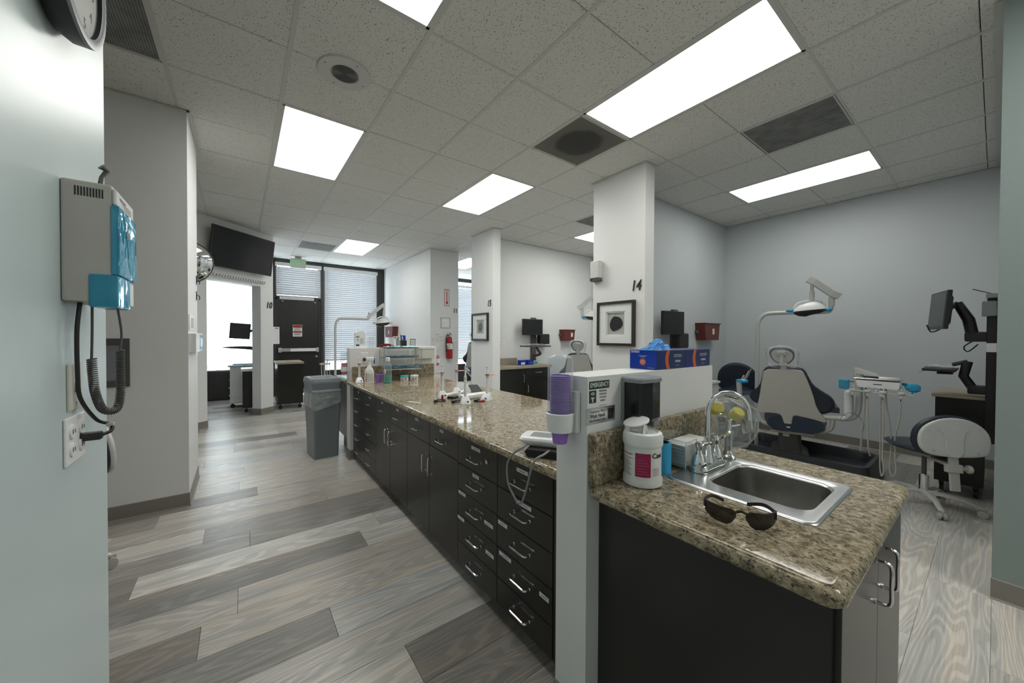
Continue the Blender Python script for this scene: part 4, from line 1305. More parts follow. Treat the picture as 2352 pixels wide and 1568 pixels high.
vs, fs = text_geo('Cavi', 'LEFT', 0, 0.02)
out = []
for x, y, z in vs:
    a = R(VA + 29) + x * 0.020 / 0.0522
    out.append(((0.0520 + z * 0.002) * math.cos(a), (0.0520 + z * 0.002) * math.sin(a), 0.099 + y * 0.021))
b.add(out, fs); b.obj('lettering', 'black', t)

t = thing('tape_roll', 'roll of bright blue film tape standing behind the wipes canister', 'tape roll', (1.185, 0.705, 0.8302))
M().lathe([(0.0345, 0), (0.0345, 0.105), (0.028, 0.105), (0.028, 0)], n=32, cap0=False, cap1=False).obj('blue_film', 'blue', t)
M().lathe([(0.0278, 0.0), (0.0278, 0.106), (0.025, 0.106), (0.025, 0.0)], n=32, cap0=False, cap1=False).obj('core', 'dgrey', t)
t = thing('napkin_holder', 'clear acrylic holder filled with white napkins beside the backsplash', 'napkin holder', (1.368, 0.704, 0.8302))
b = M()
for a in ((-0.105, 0.105, -0.048, 0.048, 0, 0.003), (-0.105, -0.102, -0.048, 0.048, 0.003, 0.10), (0.102, 0.105, -0.048, 0.048, 0.003, 0.10), (-0.102, 0.102, 0.045, 0.048, 0.003, 0.125), (-0.102, -0.03, -0.048, -0.045, 0.003, 0.10), (0.03, 0.102, -0.048, -0.045, 0.003, 0.10)):
    b.box(*a)
b.obj('acrylic_box', 'glass', t)
b = M()
for x in (-0.105, -0.03, 0.03, 0.105):
    b.box(x - 0.001, x + 0.001, -0.0488, -0.0462, 0.0, 0.101)
b.box(-0.105, -0.03, -0.0488, -0.0462, 0.1, 0.102); b.box(0.03, 0.105, -0.0488, -0.0462, 0.1, 0.102); b.box(-0.1058, -0.1035, -0.048, 0.048, 0.1, 0.102)
b.obj('polished_edges', 'white', t)['kind'] = 'stuff'
b = M(); rs = random.Random(3)
for k in range(24):
    o_ = rs.uniform(-0.004, 0.004); b.box(-0.095 + o_, 0.094 + o_, -0.042 + rs.uniform(0, .003), 0.042, 0.004 + k * 0.0033, 0.0065 + k * 0.0033, 0.0008, 1)
b.obj('napkins', 'paper', t)['kind'] = 'stuff'

# near half wall: signs, towel dispenser, cup dispenser, glove boxes
t = thing('eyewash_sign', 'green and white EMERGENCY eyewash sign on the near half wall', 'sign', (0.937, 0.777, 1.122))
M().box(-0.057, 0.057, -0.0012, 0, -0.046, 0.046).obj('plate', 'paper', t)
b = M(); b.box(-0.050, 0.050, -0.0018, -0.0012, 0.013, 0.039); b.box(-0.050, -0.016, -0.0018, -0.0012, -0.031, 0.009); b.obj('green_fields', 'green', t)
b = M(); b.text('EMERGENCY', 0.0205, FY(0, -0.002, 0.026), sx=0.78, bold=0.012, depth=0.0003)
b.lathe([(0.008, 0), (0.008, 0.0004)], n=16, T=FY(-0.033, -0.0021, -0.001), sy=0.6)
b.box(-0.041, -0.025, -0.0022, -0.0018, -0.017, -0.013); b.box(-0.0355, -0.0305, -0.0022, -0.0018, -0.028, -0.016)
b.obj('white_print', 'white_m', t)
b = M()
for k, w_ in enumerate(('PERSONAL', 'EYEWASH', 'STATION', 'INSIDE')):
    b.text(w_, 0.0095, FY(0.018, -0.0015, 0.005 - k * 0.0105), sx=0.85, bold=0.015, depth=0.0003)
b.lathe([(0.0035, 0), (0.0035, 0.0002)], n=12, T=FY(-0.033, -0.0026, -0.001))
b.box(0.0, 0.036, -0.0016, -0.0012, -0.0425, -0.0412)
b.obj('lettering', 'ink', t)
t = thing('hand_washing_sign', 'silver sign asking employees to wash hands, under the eyewash sign', 'sign', (0.944, 0.777, 1.048))
M().box(-0.074, 0.074, -0.002, 0, -0.026, 0.026, 0.0008, 1).obj('plate', 'satin', t)
b = M(); b.text('Employees Must', 0.0125, FY(-0.015, -0.0022, 0.014), sx=0.9, depth=0.0003); b.text('Wash Hands', 0.0165, FY(-0.015, -0.0022, 0.0), sx=0.86, bold=0.02, depth=0.0003); b.text('Before Returning To Work', 0.0085, FY(-0.015, -0.0022, -0.0145), sx=0.85, depth=0.0003)
b.box(0.036, 0.064, -0.0026, -0.002, -0.018, 0.018)
b.obj('lettering', 'black', t)
t = thing('towel_dispenser', 'smoked plastic paper towel dispenser on the near half wall', 'dispenser', (1.053, 0.777, 1.015))
b = M(); rs_ = []
for z, g_ in ((0.0, 0.006), (0.01, 0.0), (0.135, 0.0)):
    rs_.append([(0.004 + g_, 0, z), (0.003 + g_, -0.068 + g_, z), (0.012, -0.074 + g_, z), (0.066, -0.080 + g_, z), (0.120, -0.074 + g_, z), (0.128 - g_, -0.068 + g_, z), (0.127 - g_, 0, z)])
b.rings(rs_, smooth=False); b.obj('smoked_cover', 'screen', t)
b = M(); rs_ = []
for z, g_ in ((0.135, 0.0), (0.147, 0.0), (0.152, 0.005)):
    rs_.append([(0 + g_, 0, z), (0 + g_, -0.072 + g_, z), (0.010, -0.079 + g_, z), (0.066, -0.086 + g_, z), (0.122, -0.079 + g_, z), (0.132 - g_, -0.072 + g_, z), (0.132 - g_, 0, z)])
b.rings(rs_, smooth=False); b.box(-0.001, 0.004, -0.012, 0, 0.0, 0.135); b.box(0.127, 0.132, -0.012, 0, 0.0, 0.135); b.obj('grey_lid', 'grey', t)
M().box(0.09, 0.125, -0.07, -0.03, -0.022, 0.0, 0.003, 1).obj('outlet_lip', 'grey', t)

t = thing('cup_dispenser', 'clear tube dispenser of purple cups on the end of the near half wall', 'cup dispenser', (0.832, 0.850, 0.998))
M().lathe([(0.042, 0.0), (0.044, 0.02), (0.046, 0.058), (0.043, 0.061), (0.0395, 0.058), (0.038, 0.0)], n=36, cap0=False, cap1=False).obj('collar', 'white', t)
M().box(0.030, 0.0475, -0.047, 0.047, -0.006, 0.13, 0.006).obj('bracket', 'white', t)
M().lathe([(0.041, 0.056), (0.041, 0.222), (0.038, 0.238), (0.027, 0.246), (0.0001, 0.248)], n=36, cap0=False).obj('clear_tube', 'cupglass', t)
b = M(); b.lathe([(0.022, -0.040), (0.0235, -0.038), (0.029, 0.005), (0.031, 0.012), (0.031, 0.016), (0.029, 0.016), (0.022, -0.036), (0.0001, -0.036)], n=32, cap0=True); cup0 = b.obj('purple_cup', 'purple', t)
b = M().lathe([(0.0300, 0.0), (0.0335, 0.0015), (0.0335, 0.0035), (0.0310, 0.0045)], n=28, cap0=False, cap1=False)
src = b.obj('purple_cup_rim', 'purple', t); src.location = (0, 0, 0.02)
for k in range(1, 28):
    o = src.copy(); C.objects.link(o); o.location = (0, 0, 0.02 + k * 0.0058)
M().lathe([(0.0295, 0.0), (0.0295, 0.157), (0.0001, 0.157)], c=(0, 0, 0.02), n=24).obj('cup_stack_core', 'purple', t)

def glove_box(x, label, gl):
    t = thing('glove_box', label, 'glove box', (x, 0.790, 1.176), 0, 'blue glove boxes on the half wall')
    w = 0.1085
    M().box(-w, w, 0, 0.122, 0, 0.0765, 0.0015, 1).obj('carton', 'navy_card', t)
    M().box(-w - 0.0006, -w + 0.0004, 0.001, 0.121, 0.001, 0.0755).obj('bright_end', 'blue_card', t)
    b = M()
    rs_ = []
    for k in range(9):
        z = 0.002 + 0.0725 * k / 8; dx = 0.012 * (2 * k / 8 - 1) ** 2
        rs_.append([(-0.050 + dx, -0.0006, z), (-0.026 + dx, -0.0006, z)])
    b.rings(rs_, False, False, closed=False); b.obj('orange_stripe', 'orange', t)
    b = M()
    for k in range(16):
        b.box(-w + 0.002, -0.046, -0.0007, 0.0004, 0.005 + 0.0042 * k, 0.0056 + 0.0042 * k)
    b.obj('pinstripes', 'blue_card', t)
    b = M(); b.text('CRITERION', 0.0115, FY(0.045, -0.0006, 0.03), sx=0.72, bold=0.02, depth=0.0003)
    b.text('A RANGE OF SMART PPE OPTIONS', 0.0055, FY(0.045, -0.0006, 0.056), sx=0.72, depth=0.0003); b.text('JUST RIGHT FOR YOUR PRACTICE', 0.0055, FY(0.045, -0.0006, 0.049), sx=0.72, depth=0.0003)
    b.box(0.03, 0.056, -0.0009, -0.0003, 0.013, 0.0142)
    E_ = FX(-w - 0.0008, 0.061, 0)
    b.text('CRITERION', 0.0125, E_ @ Matrix.Translation((-0.036, 0.069, 0)), sx=0.62, bold=0.02, depth=0.0003)
    b.box(-0.018, 0.018, 0.053, 0.0545, 0, 0.0004, T=E_); b.box(-0.011, 0.011, 0.0485, 0.0498, 0, 0.0004, T=E_); b.box(0.022, 0.05, 0.006, 0.0072, 0, 0.0004, T=E_)
    b.obj('white_print', 'white_m', t)
    b = M().lathe([(0.014, 0), (0.014, 0.0005)], n=24, T=E_ @ Matrix.Translation((0, 0.029, 0))); b.obj('orange_seal', 'orange', t)
    b = M()
    for z, w_ in ((0.035, .008), (0.029, .011), (0.024, .008)):
        b.box(-w_, w_, z - 0.001, z + 0.001, 0.0005, 0.0009, T=E_)
    b.obj('seal_print', 'white_m', t)
    return t
glove_box(1.4015, 'bright blue glove box with blue gloves sticking out of its top', True)
glove_box(1.6185, 'second blue glove box, right of the one with gloves sticking out', False)
b = M(); rs = random.Random(21)
for (cx, cy, lx, ly, hz) in ((-0.02, 0.06, 0.055, 0.035, 0.045), (-0.055, 0.05, 0.045, 0.028, 0.040), (0.03, 0.055, 0.035, 0.03, 0.022), (-0.085, 0.065, 0.03, 0.02, 0.014)):
    g_ = []
    for k in range(6):
        f_ = k / 5; g_.append([(cx + lx * (1 - f_ * 0.75) * math.cos(2 * PI * j / 10 + f_) * (1 + rs.uniform(-.25, .25)) + 0.02 * f_, cy + ly * (1 - f_ * 0.8) * math.sin(2 * PI * j / 10 + f_) * (1 + rs.uniform(-.25, .25)), hz * f_ ** 0.7) for j in range(10)])
    b.rings(g_, True, True, smooth=False)
b.T = Matrix.Identity(4)
o = b.obj('nitrile_gloves', 'glove'); o.location = (1.4015, 0.790, 1.176 + 0.0765)
tag(o, 'crumpled bright blue gloves pulled out of the left glove box', 'gloves')

# ------------------------------------------------------------------ blood pressure monitor
t = thing('blood_pressure_monitor', 'white blood pressure monitor near the purple cup dispenser', 'blood pressure monitor', (1.015, 1.12, 0.8605), R(35))
b = M(); b.rings([[(x, y, z) for x, y in rrect(-a, a, -c_, c_, 0.03, 5)] for a, c_, z in ((0.052, 0.085, 0.0), (0.064, 0.10, 0.012), (0.067, 0.103, 0.024), (0.062, 0.098, 0.032), (0.05, 0.085, 0.034))]); b.obj('body', 'white', t)
M().prism(rrect(-0.045, 0.02, -0.085, -0.045, 0.012), 0.034, 0.0348).obj('button_panel', 'beige_l', t)
M().prism(rrect(-0.035, 0.035, -0.03, 0.06, 0.008), 0.034, 0.0346).obj('display', 'grey', t)
b = M()
for k in range(3):
    b.lathe([(0.004, 0), (0.004, 0.001)], c=(-0.033 + k * 0.018, -0.065, 0.0348), n=10)
b.obj('buttons', 'dgrey', t)
t = thing('arm_cuff', 'rolled black cuff under the white blood pressure monitor', 'cuff', (1.0, 1.09, 0.8302), R(35))
b = M(); pf = []
for (yy, zz) in ((-0.10, 0.0), (-0.115, 0.008), (-0.118, 0.018), (-0.112, 0.027), (-0.09, 0.030), (0.07, 0.030), (0.08, 0.02), (0.07, 0.0)):
    pf.append((yy, zz))
b.rings([[(x, yy * s_, zz) for yy, zz in pf] for x, s_ in ((-0.075, 0.9), (-0.07, 1), (0.065, 1), (0.075, 0.9))])
b.obj('cuff_fabric', 'black_m', t)
b = M(); b.box(-0.07, 0.05, -0.12, -0.117, 0.012, 0.024); b.obj('strap', 'black', t)
t = thing('cuff_tube', 'grey tube looping from the blood pressure monitor down over the drawers', 'tube', (0.86, 1.0, 0.7))
b = M().tube(spl([(0.095, 0.16, 0.165), (0.03, 0.115, 0.168), (0.0, 0.14, 0.14), (-0.005, 0.172, 0.09), (-0.006, 0.165, 0.02), (-0.004, 0.125, -0.025), (-0.003, 0.10, -0.04), (-0.002, 0.075, -0.02), (-0.002, 0.045, 0.055), (0.0, 0.03, 0.11), (0.01, 0.015, 0.15), (0.05, 0.015, 0.160), (0.09, 0.03, 0.163)], 8), 0.0042, 8)
b.obj('tubing', 'grey', t)

# ------------------------------------------------------------------ curing lights and chargers on the island
def curing(x, y, rz, label, shield, tilt=0):
    t = thing('curing_light', label, 'curing light', (x, y, 0.8302), rz, 'white curing lights on charging stands')
    b = M()
    b.rings([[(xx, yy, z) for xx, yy in rrect(-a, a, -c_ + o_, c_ * 0.9 + o_, 0.5 * a, 4)] for a, c_, o_, z in ((0.036, 0.046, 0, 0), (0.037, 0.047, 0, 0.004), (0.031, 0.038, 0.004, 0.028), (0.022, 0.022, 0.010, 0.046), (0.015, 0.016, 0.012, 0.052))])
    b.obj('charging_base', 'white', t)
    b = M(); b.lathe([(0.0105, 0.03), (0.0115, 0.06), (0.0105, 0.14), (0.0105, 0.168)], c=(0, 0.012, 0), n=16); b.obj('body', 'white', t)
    b = M(); b.lathe([(0.0108, 0.168), (0.0108, 0.188)], c=(0, 0.012, 0), n=16); b.obj('collar_ring', 'beige_l', t)
    b = M(); b.lathe([(0.0105, 0.188), (0.006, 0.205), (0.0055, 0.235), (0.0075, 0.243), (0.0072, 0.250), (0.003, 0.253)], c=(0, 0.012, 0), n=16); b.obj('light_tip', 'white', t)
    M().lathe([(0.0035, 0), (0.0035, 0.001)], n=10, T=Matrix.Translation((0, 0.0045, 0.246)) @ Matrix.Rotation(R(90), 4, 'X')).obj('lens', 'black', t)
    M().box(0.008, 0.022, -0.0455, -0.040, 0.014, 0.022, 0.001, 1, T=Matrix.Rotation(R(-6), 4, 'X')).obj('blue_display', 'blue_card', t)
    if shield:
        b = M(); b.rings([[(xx, yy, z) for xx, yy in rrect(-0.014, 0.066, -0.018, 0.044, 0.028, 5)] for z in (0.189, 0.1905)], T=Matrix.Rotation(R(shield), 4, 'Z')); b.obj('orange_shield', 'shield', t)
        M().lathe([(0.013, 0.186), (0.015, 0.189), (0.015, 0.193), (0.012, 0.196)], c=(0, 0.012, 0), n=16).obj('shield_ring', 'dgrey', t)
    return t
curing(1.245, 2.565, R(-15), 'curing light with orange shield, leftmost at the back of the island', 150)
curing(1.425, 2.67, R(-20), 'curing light with orange shield, second from left and farthest back', 0.01)
curing(1.262, 2.235, R(-25), 'curing light without orange shield, nearest the aisle edge', 0)
curing(1.455, 2.262, R(-60), 'curing light with orange shield at the right of the group', 40)
t = thing('control_box', 'long white flat box lying among the curing lights', 'device', (1.47, 2.44, 0.8302), R(8))
M().box(-0.14, 0.13, -0.04, 0.045, 0, 0.028, 0.006).obj('case', 'white', t)
b = M()
for x in (-0.07, 0.0, 0.06):
    b.box(x, x + 0.03, -0.008, 0.006, 0.028, 0.0285)
b.obj('print', 'beige_l', t)
t = thing('control_box', 'slim white wand box leaning behind the curing lights', 'device', (1.37, 2.62, 0.8302), R(22))
M().box(-0.10, 0.14, -0.02, 0.02, 0, 0.022, 0.004, T=Matrix.Identity(4)).obj('case', 'white', t)
M().box(0.13, 0.15, -0.018, 0.018, 0.002, 0.02, 0.002, 1).obj('end_cap', 'beige', t)
o = M().box(-0.05, 0.05, -0.028, 0.028, 0, 0.02, 0.003, 1).obj('black_adapter', 'black'); o.location = (1.31, 2.50, 0.8302); o.rotation_euler = (0, 0, 0.5); tag(o, 'small black power adapter between the white boxes on the island', 'adapter')
o = M().box(-0.045, 0.045, -0.25, 0.25, 0, 0.006, 0.002, 1).obj('black_pouch', 'black_m'); o.location = (1.70, 2.83, 0.8302); o.rotation_euler = (0, 0, -0.446); tag(o, 'flat black case lying at the far edge of the island', 'case')
def coil(x, y, label, red):
    t = thing('coiled_cable', label, 'cable', (x, y, 0.8302))
    pts = []
    rs = random.Random(int(x * 1000))
    for k in range(40):
        a = k * 0.62; pts.append((0.042 * math.cos(a) * (1 + 0.15 * rs.random()), 0.03 * math.sin(a) * (1 + 0.15 * rs.random()), 0.004 + 0.008 * (k % 7) / 7))
    M().tube(spl(pts, 2), 0.0022, 5).obj('cord', 'black', t)
    M().box(-0.055, -0.03, -0.03, -0.01, 0.001, 0.02, 0.004).obj('plug', 'black', t)
    M().box(*red, 0.002, 1).obj('red_tab', 'red', t)
coil(1.155, 2.42, 'tangled black cable with an upright red tab, at the left of the curing lights', (0.015, 0.03, 0.0, 0.012, 0.0, 0.045))
coil(1.25, 2.33, 'tangled black and clear cable behind the nearest curing light', (0.03, 0.04, 0.02, 0.03, 0.0, 0.01))
coil(1.40, 2.27, 'black cable with two red tabs beside the right curing light', (-0.02, 0.035, -0.04, -0.022, 0.001, 0.012))
o = M().box(-0.008, 0.008, -0.055, 0.055, 0, 0.0012).obj('paper_strip', 'paper'); o.location = (0.995, 2.50, 0.8302); o.rotation_euler = (0, 0, 0.5); tag(o, 'thin white paper strip lying on the island near its aisle edge', 'paper')
o = M().box(-0.035, 0.035, -0.02, 0.02, 0, 0.0012).obj('brown_card', 'wood'); o.location = (1.70, 3.35, 0.8302); o.rotation_euler = (0, 0, 0.9); tag(o, 'small brown card lying near the far edge of the island', 'card')

# ------------------------------------------------------------------ far end of island
def bottle_t(x, y, label): return thing('spray_bottle', label, 'spray bottle', (x, y, 0.8302), R(20))
t = thing('spray_bottle', 'white trigger spray bottle at the far end of the island', 'spray bottle', (1.025, 3.76, 0.8302), R(-5))
b = M(); b.rings([[(xx, yy, z) for xx, yy in rrect(-a, a, -c_, c_, c_ * 0.7, 4)] for a, c_, z in ((0.043, 0.026, 0), (0.045, 0.028, 0.006), (0.043, 0.026, 0.014), (0.043, 0.026, 0.12), (0.034, 0.024, 0.145), (0.017, 0.016, 0.17), (0.015, 0.015, 0.20))]); b.obj('bottle', 'white', t)
b = M(); b.lathe([(0.018, 0.198), (0.018, 0.225)], n=16); b.box(-0.032, 0.045, -0.012, 0.012, 0.225, 0.262, 0.008); b.obj('spray_head', 'white', t)
M().tube([(0.045, 0, 0.25), (0.050, 0, 0.235), (0.045, 0, 0.218), (0.052, 0, 0.20)], 0.006, 6).obj('trigger', 'blue_card', t)
M().box(-0.038, -0.032, -0.0275, -0.026, 0.02, 0.11).obj('magenta_stripe', 'magenta', t)
b = M()
for k in range(9):
    b.box(-0.028, -0.002, -0.0272, -0.026, 0.025 + k * 0.009, 0.029 + k * 0.009); b.box(0.004, 0.036 - 0.004 * (k % 3), -0.0272, -0.026, 0.022 + k * 0.009, 0.025 + k * 0.009)
b.obj('label_print', 'beige', t)
curing(0.965, 3.90, R(-10), 'white device on its charger behind the spray bottle, below the wall outlet', 30)
t = thing('purple_cup', 'single purple cup between the spray bottle and the green bottle', 'cup', (1.135, 3.80, 0.8302))
M().lathe([(0.026, 0), (0.028, 0.002), (0.035, 0.078), (0.039, 0.079), (0.039, 0.084), (0.034, 0.084), (0.027, 0.005), (0.0001, 0.004)], n=28).obj('cup_wall', 'purple', t)
t = thing('mouthwash_bottle', 'clear bottle half full of green liquid', 'bottle', (1.19, 3.70, 0.8302))
M().lathe([(0.034, 0.001), (0.038, 0.006), (0.038, 0.012), (0.035, 0.03), (0.037, 0.04), (0.037, 0.082), (0.0001, 0.082)], n=28).obj('green_liquid', 'mouthw', t)
M().lathe([(0.036, 0), (0.040, 0.006), (0.040, 0.014), (0.037, 0.03), (0.039, 0.042), (0.039, 0.15), (0.034, 0.185), (0.020, 0.205), (0.018, 0.222)], n=28).obj('clear_shell', 'cupglass', t)
M().lathe([(0.021, 0.220), (0.021, 0.255), (0.018, 0.258), (0.0001, 0.258)], n=24).obj('cap', 'white', t)
M().box(-0.038, -0.030, -0.0285, -0.022, 0.1, 0.14).obj('label', 'paper', t)
def jar(x, y, label, lid, ch, col):
    t = thing('putty_jar', label, 'jar', (x, y, 0.8302), 0, 'round putty jars')
    M().lathe([(0.038, 0), (0.041, 0.003), (0.041, 0.042)], n=32).obj('tub', 'white', t)
    M().lathe([(0.044, 0.040), (0.044, 0.054), (0.042, 0.0565), (0.0001, 0.0565)], n=32).obj('lid', lid, t)
    a = math.atan2(-y, -x)
    T_ = Matrix.Rotation(a + R(90), 4, 'Z') @ FY(0.014, -0.0412, 0.021)
    M().text(ch, 0.034, T_, shear=0.2, bold=0.01, depth=0.0006).obj('letter', col, t)
    b = M()
    for k in range(3):
        b.box(-0.026, 0.0, -0.0415, -0.034, 0.012 + k * 0.007, 0.0145 + k * 0.007, T=Matrix.Rotation(a + R(90), 4, 'Z'))
    b.obj('label_print', 'ink' if ch == 'A' else 'pink', t)
jar(1.395, 3.79, 'putty jar with teal lid marked B', 'teal', 'B', 'red')
jar(1.497, 3.77, 'putty jar with white lid marked A', 'white', 'A', 'ink')
t = thing('wire_tray_rack', 'three tier wire rack of blue wrapped trays against the far backsplash', 'tray rack', (1.40, 3.91, 0.8302), R(-3))
b = M()
for x in (-0.20, 0.20):
    for y in (-0.10, 0.10):
        b.cyl((x, y, 0), (x, y, 0.34), 0.0032, n=6)
    for y in (-0.05, 0.0, 0.05):
        b.cyl((x, y, 0.09), (x, y, 0.34), 0.0024, n=5)
    for z in (0.12, 0.16, 0.21, 0.25, 0.30, 0.34):
        b.cyl((x, -0.10, z), (x, 0.10, z), 0.0024, n=5)
for z in (0.12, 0.235, 0.34):
    for y in (-0.10, 0.10):
        b.cyl((-0.20, y, z), (0.20, y, z), 0.003, n=6)
for x in (-0.155, -0.11, 0.11, 0.155):
    b.cyl((x, 0.10, 0.09), (x, 0.10, 0.34), 0.0024, n=5)
b.obj('wire_frame', 'satin', t)
for z, nm in ((0.125, 'lower'), (0.24, 'middle'), (0.342, 'upper')):
    b = M(); b.rings([[(x, y, zz) for x, y in rrect(-a, a, -c_, c_, 0.012, 3)] for a, c_, zz in ((0.165, 0.08, z), (0.18, 0.092, z + 0.012), (0.178, 0.09, z + 0.012), (0.163, 0.078, z + 0.003))], False, True); b.obj('tray', 'grey', t)
    b = M(); rs = random.Random(int(z * 100)); nx, ny = 14, 5
    rows = [[(-0.17 + 0.34 * i / nx, -0.085 + 0.17 * j / ny, z + 0.014 + rs.uniform(0, 0.014)) for i in range(nx + 1)] for j in range(ny + 1)]
    b.rings(rows, False, False, closed=False, smooth=False); b.obj('blue_wrap', 'tealpaper' if z > 0.3 else 'bluef', t)
b = M(); rs = random.Random(5)
b.rings([[(-0.19 + 0.38 * i / 14, -0.1, z + rs.uniform(-0.008, 0.008)) for i in range(15)] for z in (0.11, 0.135)], False, False, closed=False, smooth=False); b.obj('plastic_cover', 'clearf', t)
t = thing('wall_outlet', 'white outlet on the far half wall behind the spray bottle', 'outlet', (1.052, 4.06, 1.07))
M().box(-0.037, 0.037, -0.005, 0, -0.058, 0.058, 0.002, 1).obj('plate', 'white', t)
b = M(); b.box(-0.014, 0.014, -0.03, -0.004, -0.03, 0.0, 0.003, 1); b.obj('plug', 'black', t)
b = M(); b.box(-0.015, 0.015, -0.007, -0.004, 0.01, 0.04, 0.002, 1); b.obj('receptacle', 'white', t)
# on top of far half wall
t = thing('disinfectant_jug', 'white plastic jug on top of the far half wall', 'jug', (1.03, 4.13, 1.176))
b = M(); b.rings([[(xx, yy, z) for xx, yy in rrect(-a, a, -0.04, 0.04, 0.015, 4)] for a, z in ((0.056, 0), (0.058, 0.006), (0.058, 0.15), (0.056, 0.165), (0.040, 0.182))]); b.obj('body', 'white', t)
M().box(-0.052, -0.018, -0.0412, -0.040, 0.022, 0.04).obj('blue_label', 'blue_card', t)
b = M(); b.lathe([(0.008, 0), (0.008, 0.0004)], n=12, T=FY(-0.034, -0.0404, 0.088)); b.box(-0.052, -0.018, -0.0408, -0.040, 0.112, 0.128)
for k in range(8):
    b.box(-0.012, 0.030 - 0.006 * (k % 3), -0.0408, -0.040, 0.045 + 0.008 * k, 0.0475 + 0.008 * k)
b.obj('label_print', 'grey', t)
t = thing('clear_pump_bottle', 'clear plastic holder beside the white jug on the far half wall', 'holder', (1.16, 4.13, 1.176))
M().box(-0.05, 0.03, -0.03, 0.03, 0, 0.12, 0.004, 1).obj('clear_case', 'glass', t)
b = M(); b.box(0.012, 0.022, -0.032, -0.028, 0, 0.13); b.obj('edge', 'white', t)
t = thing('red_goggles', 'dark red safety goggles on top of the far half wall', 'goggles', (1.30, 4.125, 1.176))
b = M(); rg = []
for k in range(13):
    a = PI * k / 12; xx = -0.065 * math.cos(a); hh = 0.012 + 0.034 * math.sin(a) ** 0.6; yy = -0.03 * math.sin(a)
    rg.append([(xx, yy - 0.004, 0.001), (xx, yy - 0.010, hh * 0.5), (xx, yy - 0.004, hh), (xx, yy + 0.012, hh), (xx, yy + 0.014, 0.001)])
b.rings(rg); b.obj('red_lens', 'redglass', t)
b = M(); b.tube(spl([(0.06, 0, 0.03), (0.09, 0.015, 0.025), (0.115, 0.02, 0.04), (0.125, 0.01, 0.03)]), 0.004, 6); b.box(0.07, 0.10, -0.012, -0.008, 0.002, 0.03, 0.002, 1); b.obj('strap', 'black', t)
t = thing('pamphlet_holder', 'white and grey holder on top of the far half wall, left of the mesh cup', 'holder', (1.425, 4.13, 1.176))
M().box(-0.035, 0.028, -0.025, 0.025, 0, 0.125, 0.003, 1).obj('case', 'white_m', t)
b = M(); b.box(-0.012, 0.024, -0.0262, -0.025, 0.01, 0.105); b.obj('grey_panel', 'grey', t)
b = M(); b.box(-0.033, -0.014, -0.0262, -0.025, 0.105, 0.12); b.box(0.0, 0.024, -0.0262, -0.025, 0.108, 0.12); b.obj('red_print', 'red', t)
t = thing('pen_cup', 'black mesh pen cup on top of the far half wall', 'pen cup', (1.505, 4.13, 1.176))
b = M(); b.box(-0.033, 0.033, -0.03, 0.03, 0, 0.085, 0.003, 1); b.obj('mesh_body', 'black', t)
b = M()
for k, (x, y, h_, a) in enumerate(((-0.02, 0, 0.15, -4), (-0.005, 0.01, 0.13, 3), (0.012, -0.01, 0.12, 5), (-0.012, -0.012, 0.14, -7))):
    b.cyl((x, y, 0.02), (x + h_ * math.sin(R(a)), y, h_), 0.004, n=8)
b.obj('pens', 'black', t)
M().box(-0.015, 0.03, -0.002, 0.012, 0.05, 0.14, 0.003, 1).obj('blue_pack', 'blue_card', t)
b = M(); b.box(-0.016, -0.004, -0.0035, 0.0, 0.09, 0.125); b.obj('white_tag', 'white', t)
t = thing('small_frame', 'small clear framed notice standing on the far half wall', 'notice', (1.62, 4.13, 1.176))
M().box(-0.035, 0.035, -0.003, 0.003, 0, 0.10).obj('acrylic_sheet', 'paper', t)
b = M(); b.box(-0.033, -0.026, -0.0042, -0.003, 0.01, 0.095); b.box(0.026, 0.033, -0.0042, -0.003, 0.01, 0.095); b.box(-0.033, 0.033, -0.0042, -0.003, 0.087, 0.097)
b.obj('dark_border', 'dgrey', t)
b = M()
for k in range(4):
    b.box(-0.02, 0.02, -0.0042, -0.003, 0.012 + 0.018 * k, 0.022 + 0.018 * k)
b.obj('blue_rows', 'grey', t)
t = thing('towel_box', 'cream plastic dispenser on the right end of the far half wall', 'dispenser', (1.70, 4.06, 1.045))
M().box(-0.08, 0.14, -0.06, -0.001, 0, 0.112, 0.006).obj('body', 'cream', t)
M().box(-0.085, 0.145, -0.065, 0.02, 0.131 - 0.018, 0.141, 0.004).obj('lid', 'white', t)
def pink_disp(loc, label):
    t = thing('cup_dispenser', label, 'cup dispenser', loc)
    M().lathe([(0.030, 0.0), (0.034, 0.05), (0.031, 0.05), (0.027, 0)], n=24, cap0=False, cap1=False).obj('collar', 'white', t)
    M().lathe([(0.032, 0.05), (0.032, 0.20), (0.025, 0.215), (0.0001, 0.22)], n=24, cap0=False).obj('clear_tube', 'cupglass', t)
    M().lathe([(0.019, -0.035), (0.0255, 0.02), (0.026, 0.09), (0.0001, 0.09)], n=24).obj('pink_cups', 'pink', t)
    return t
t = pink_disp((0.866, 4.13, 0.93), 'cup dispenser with pink cups on the left end of the far half wall')
M().box(0.03, 0.044, -0.03, 0.03, 0, 0.1, 0.003, 1).obj('bracket', 'white', t)
t = pink_disp((1.935, 4.13, 0.98), 'cup dispenser with pink cups on the right end of the far half wall')
M().box(-0.045, -0.03, -0.03, 0.03, 0, 0.1, 0.003, 1).obj('bracket', 'white', t)

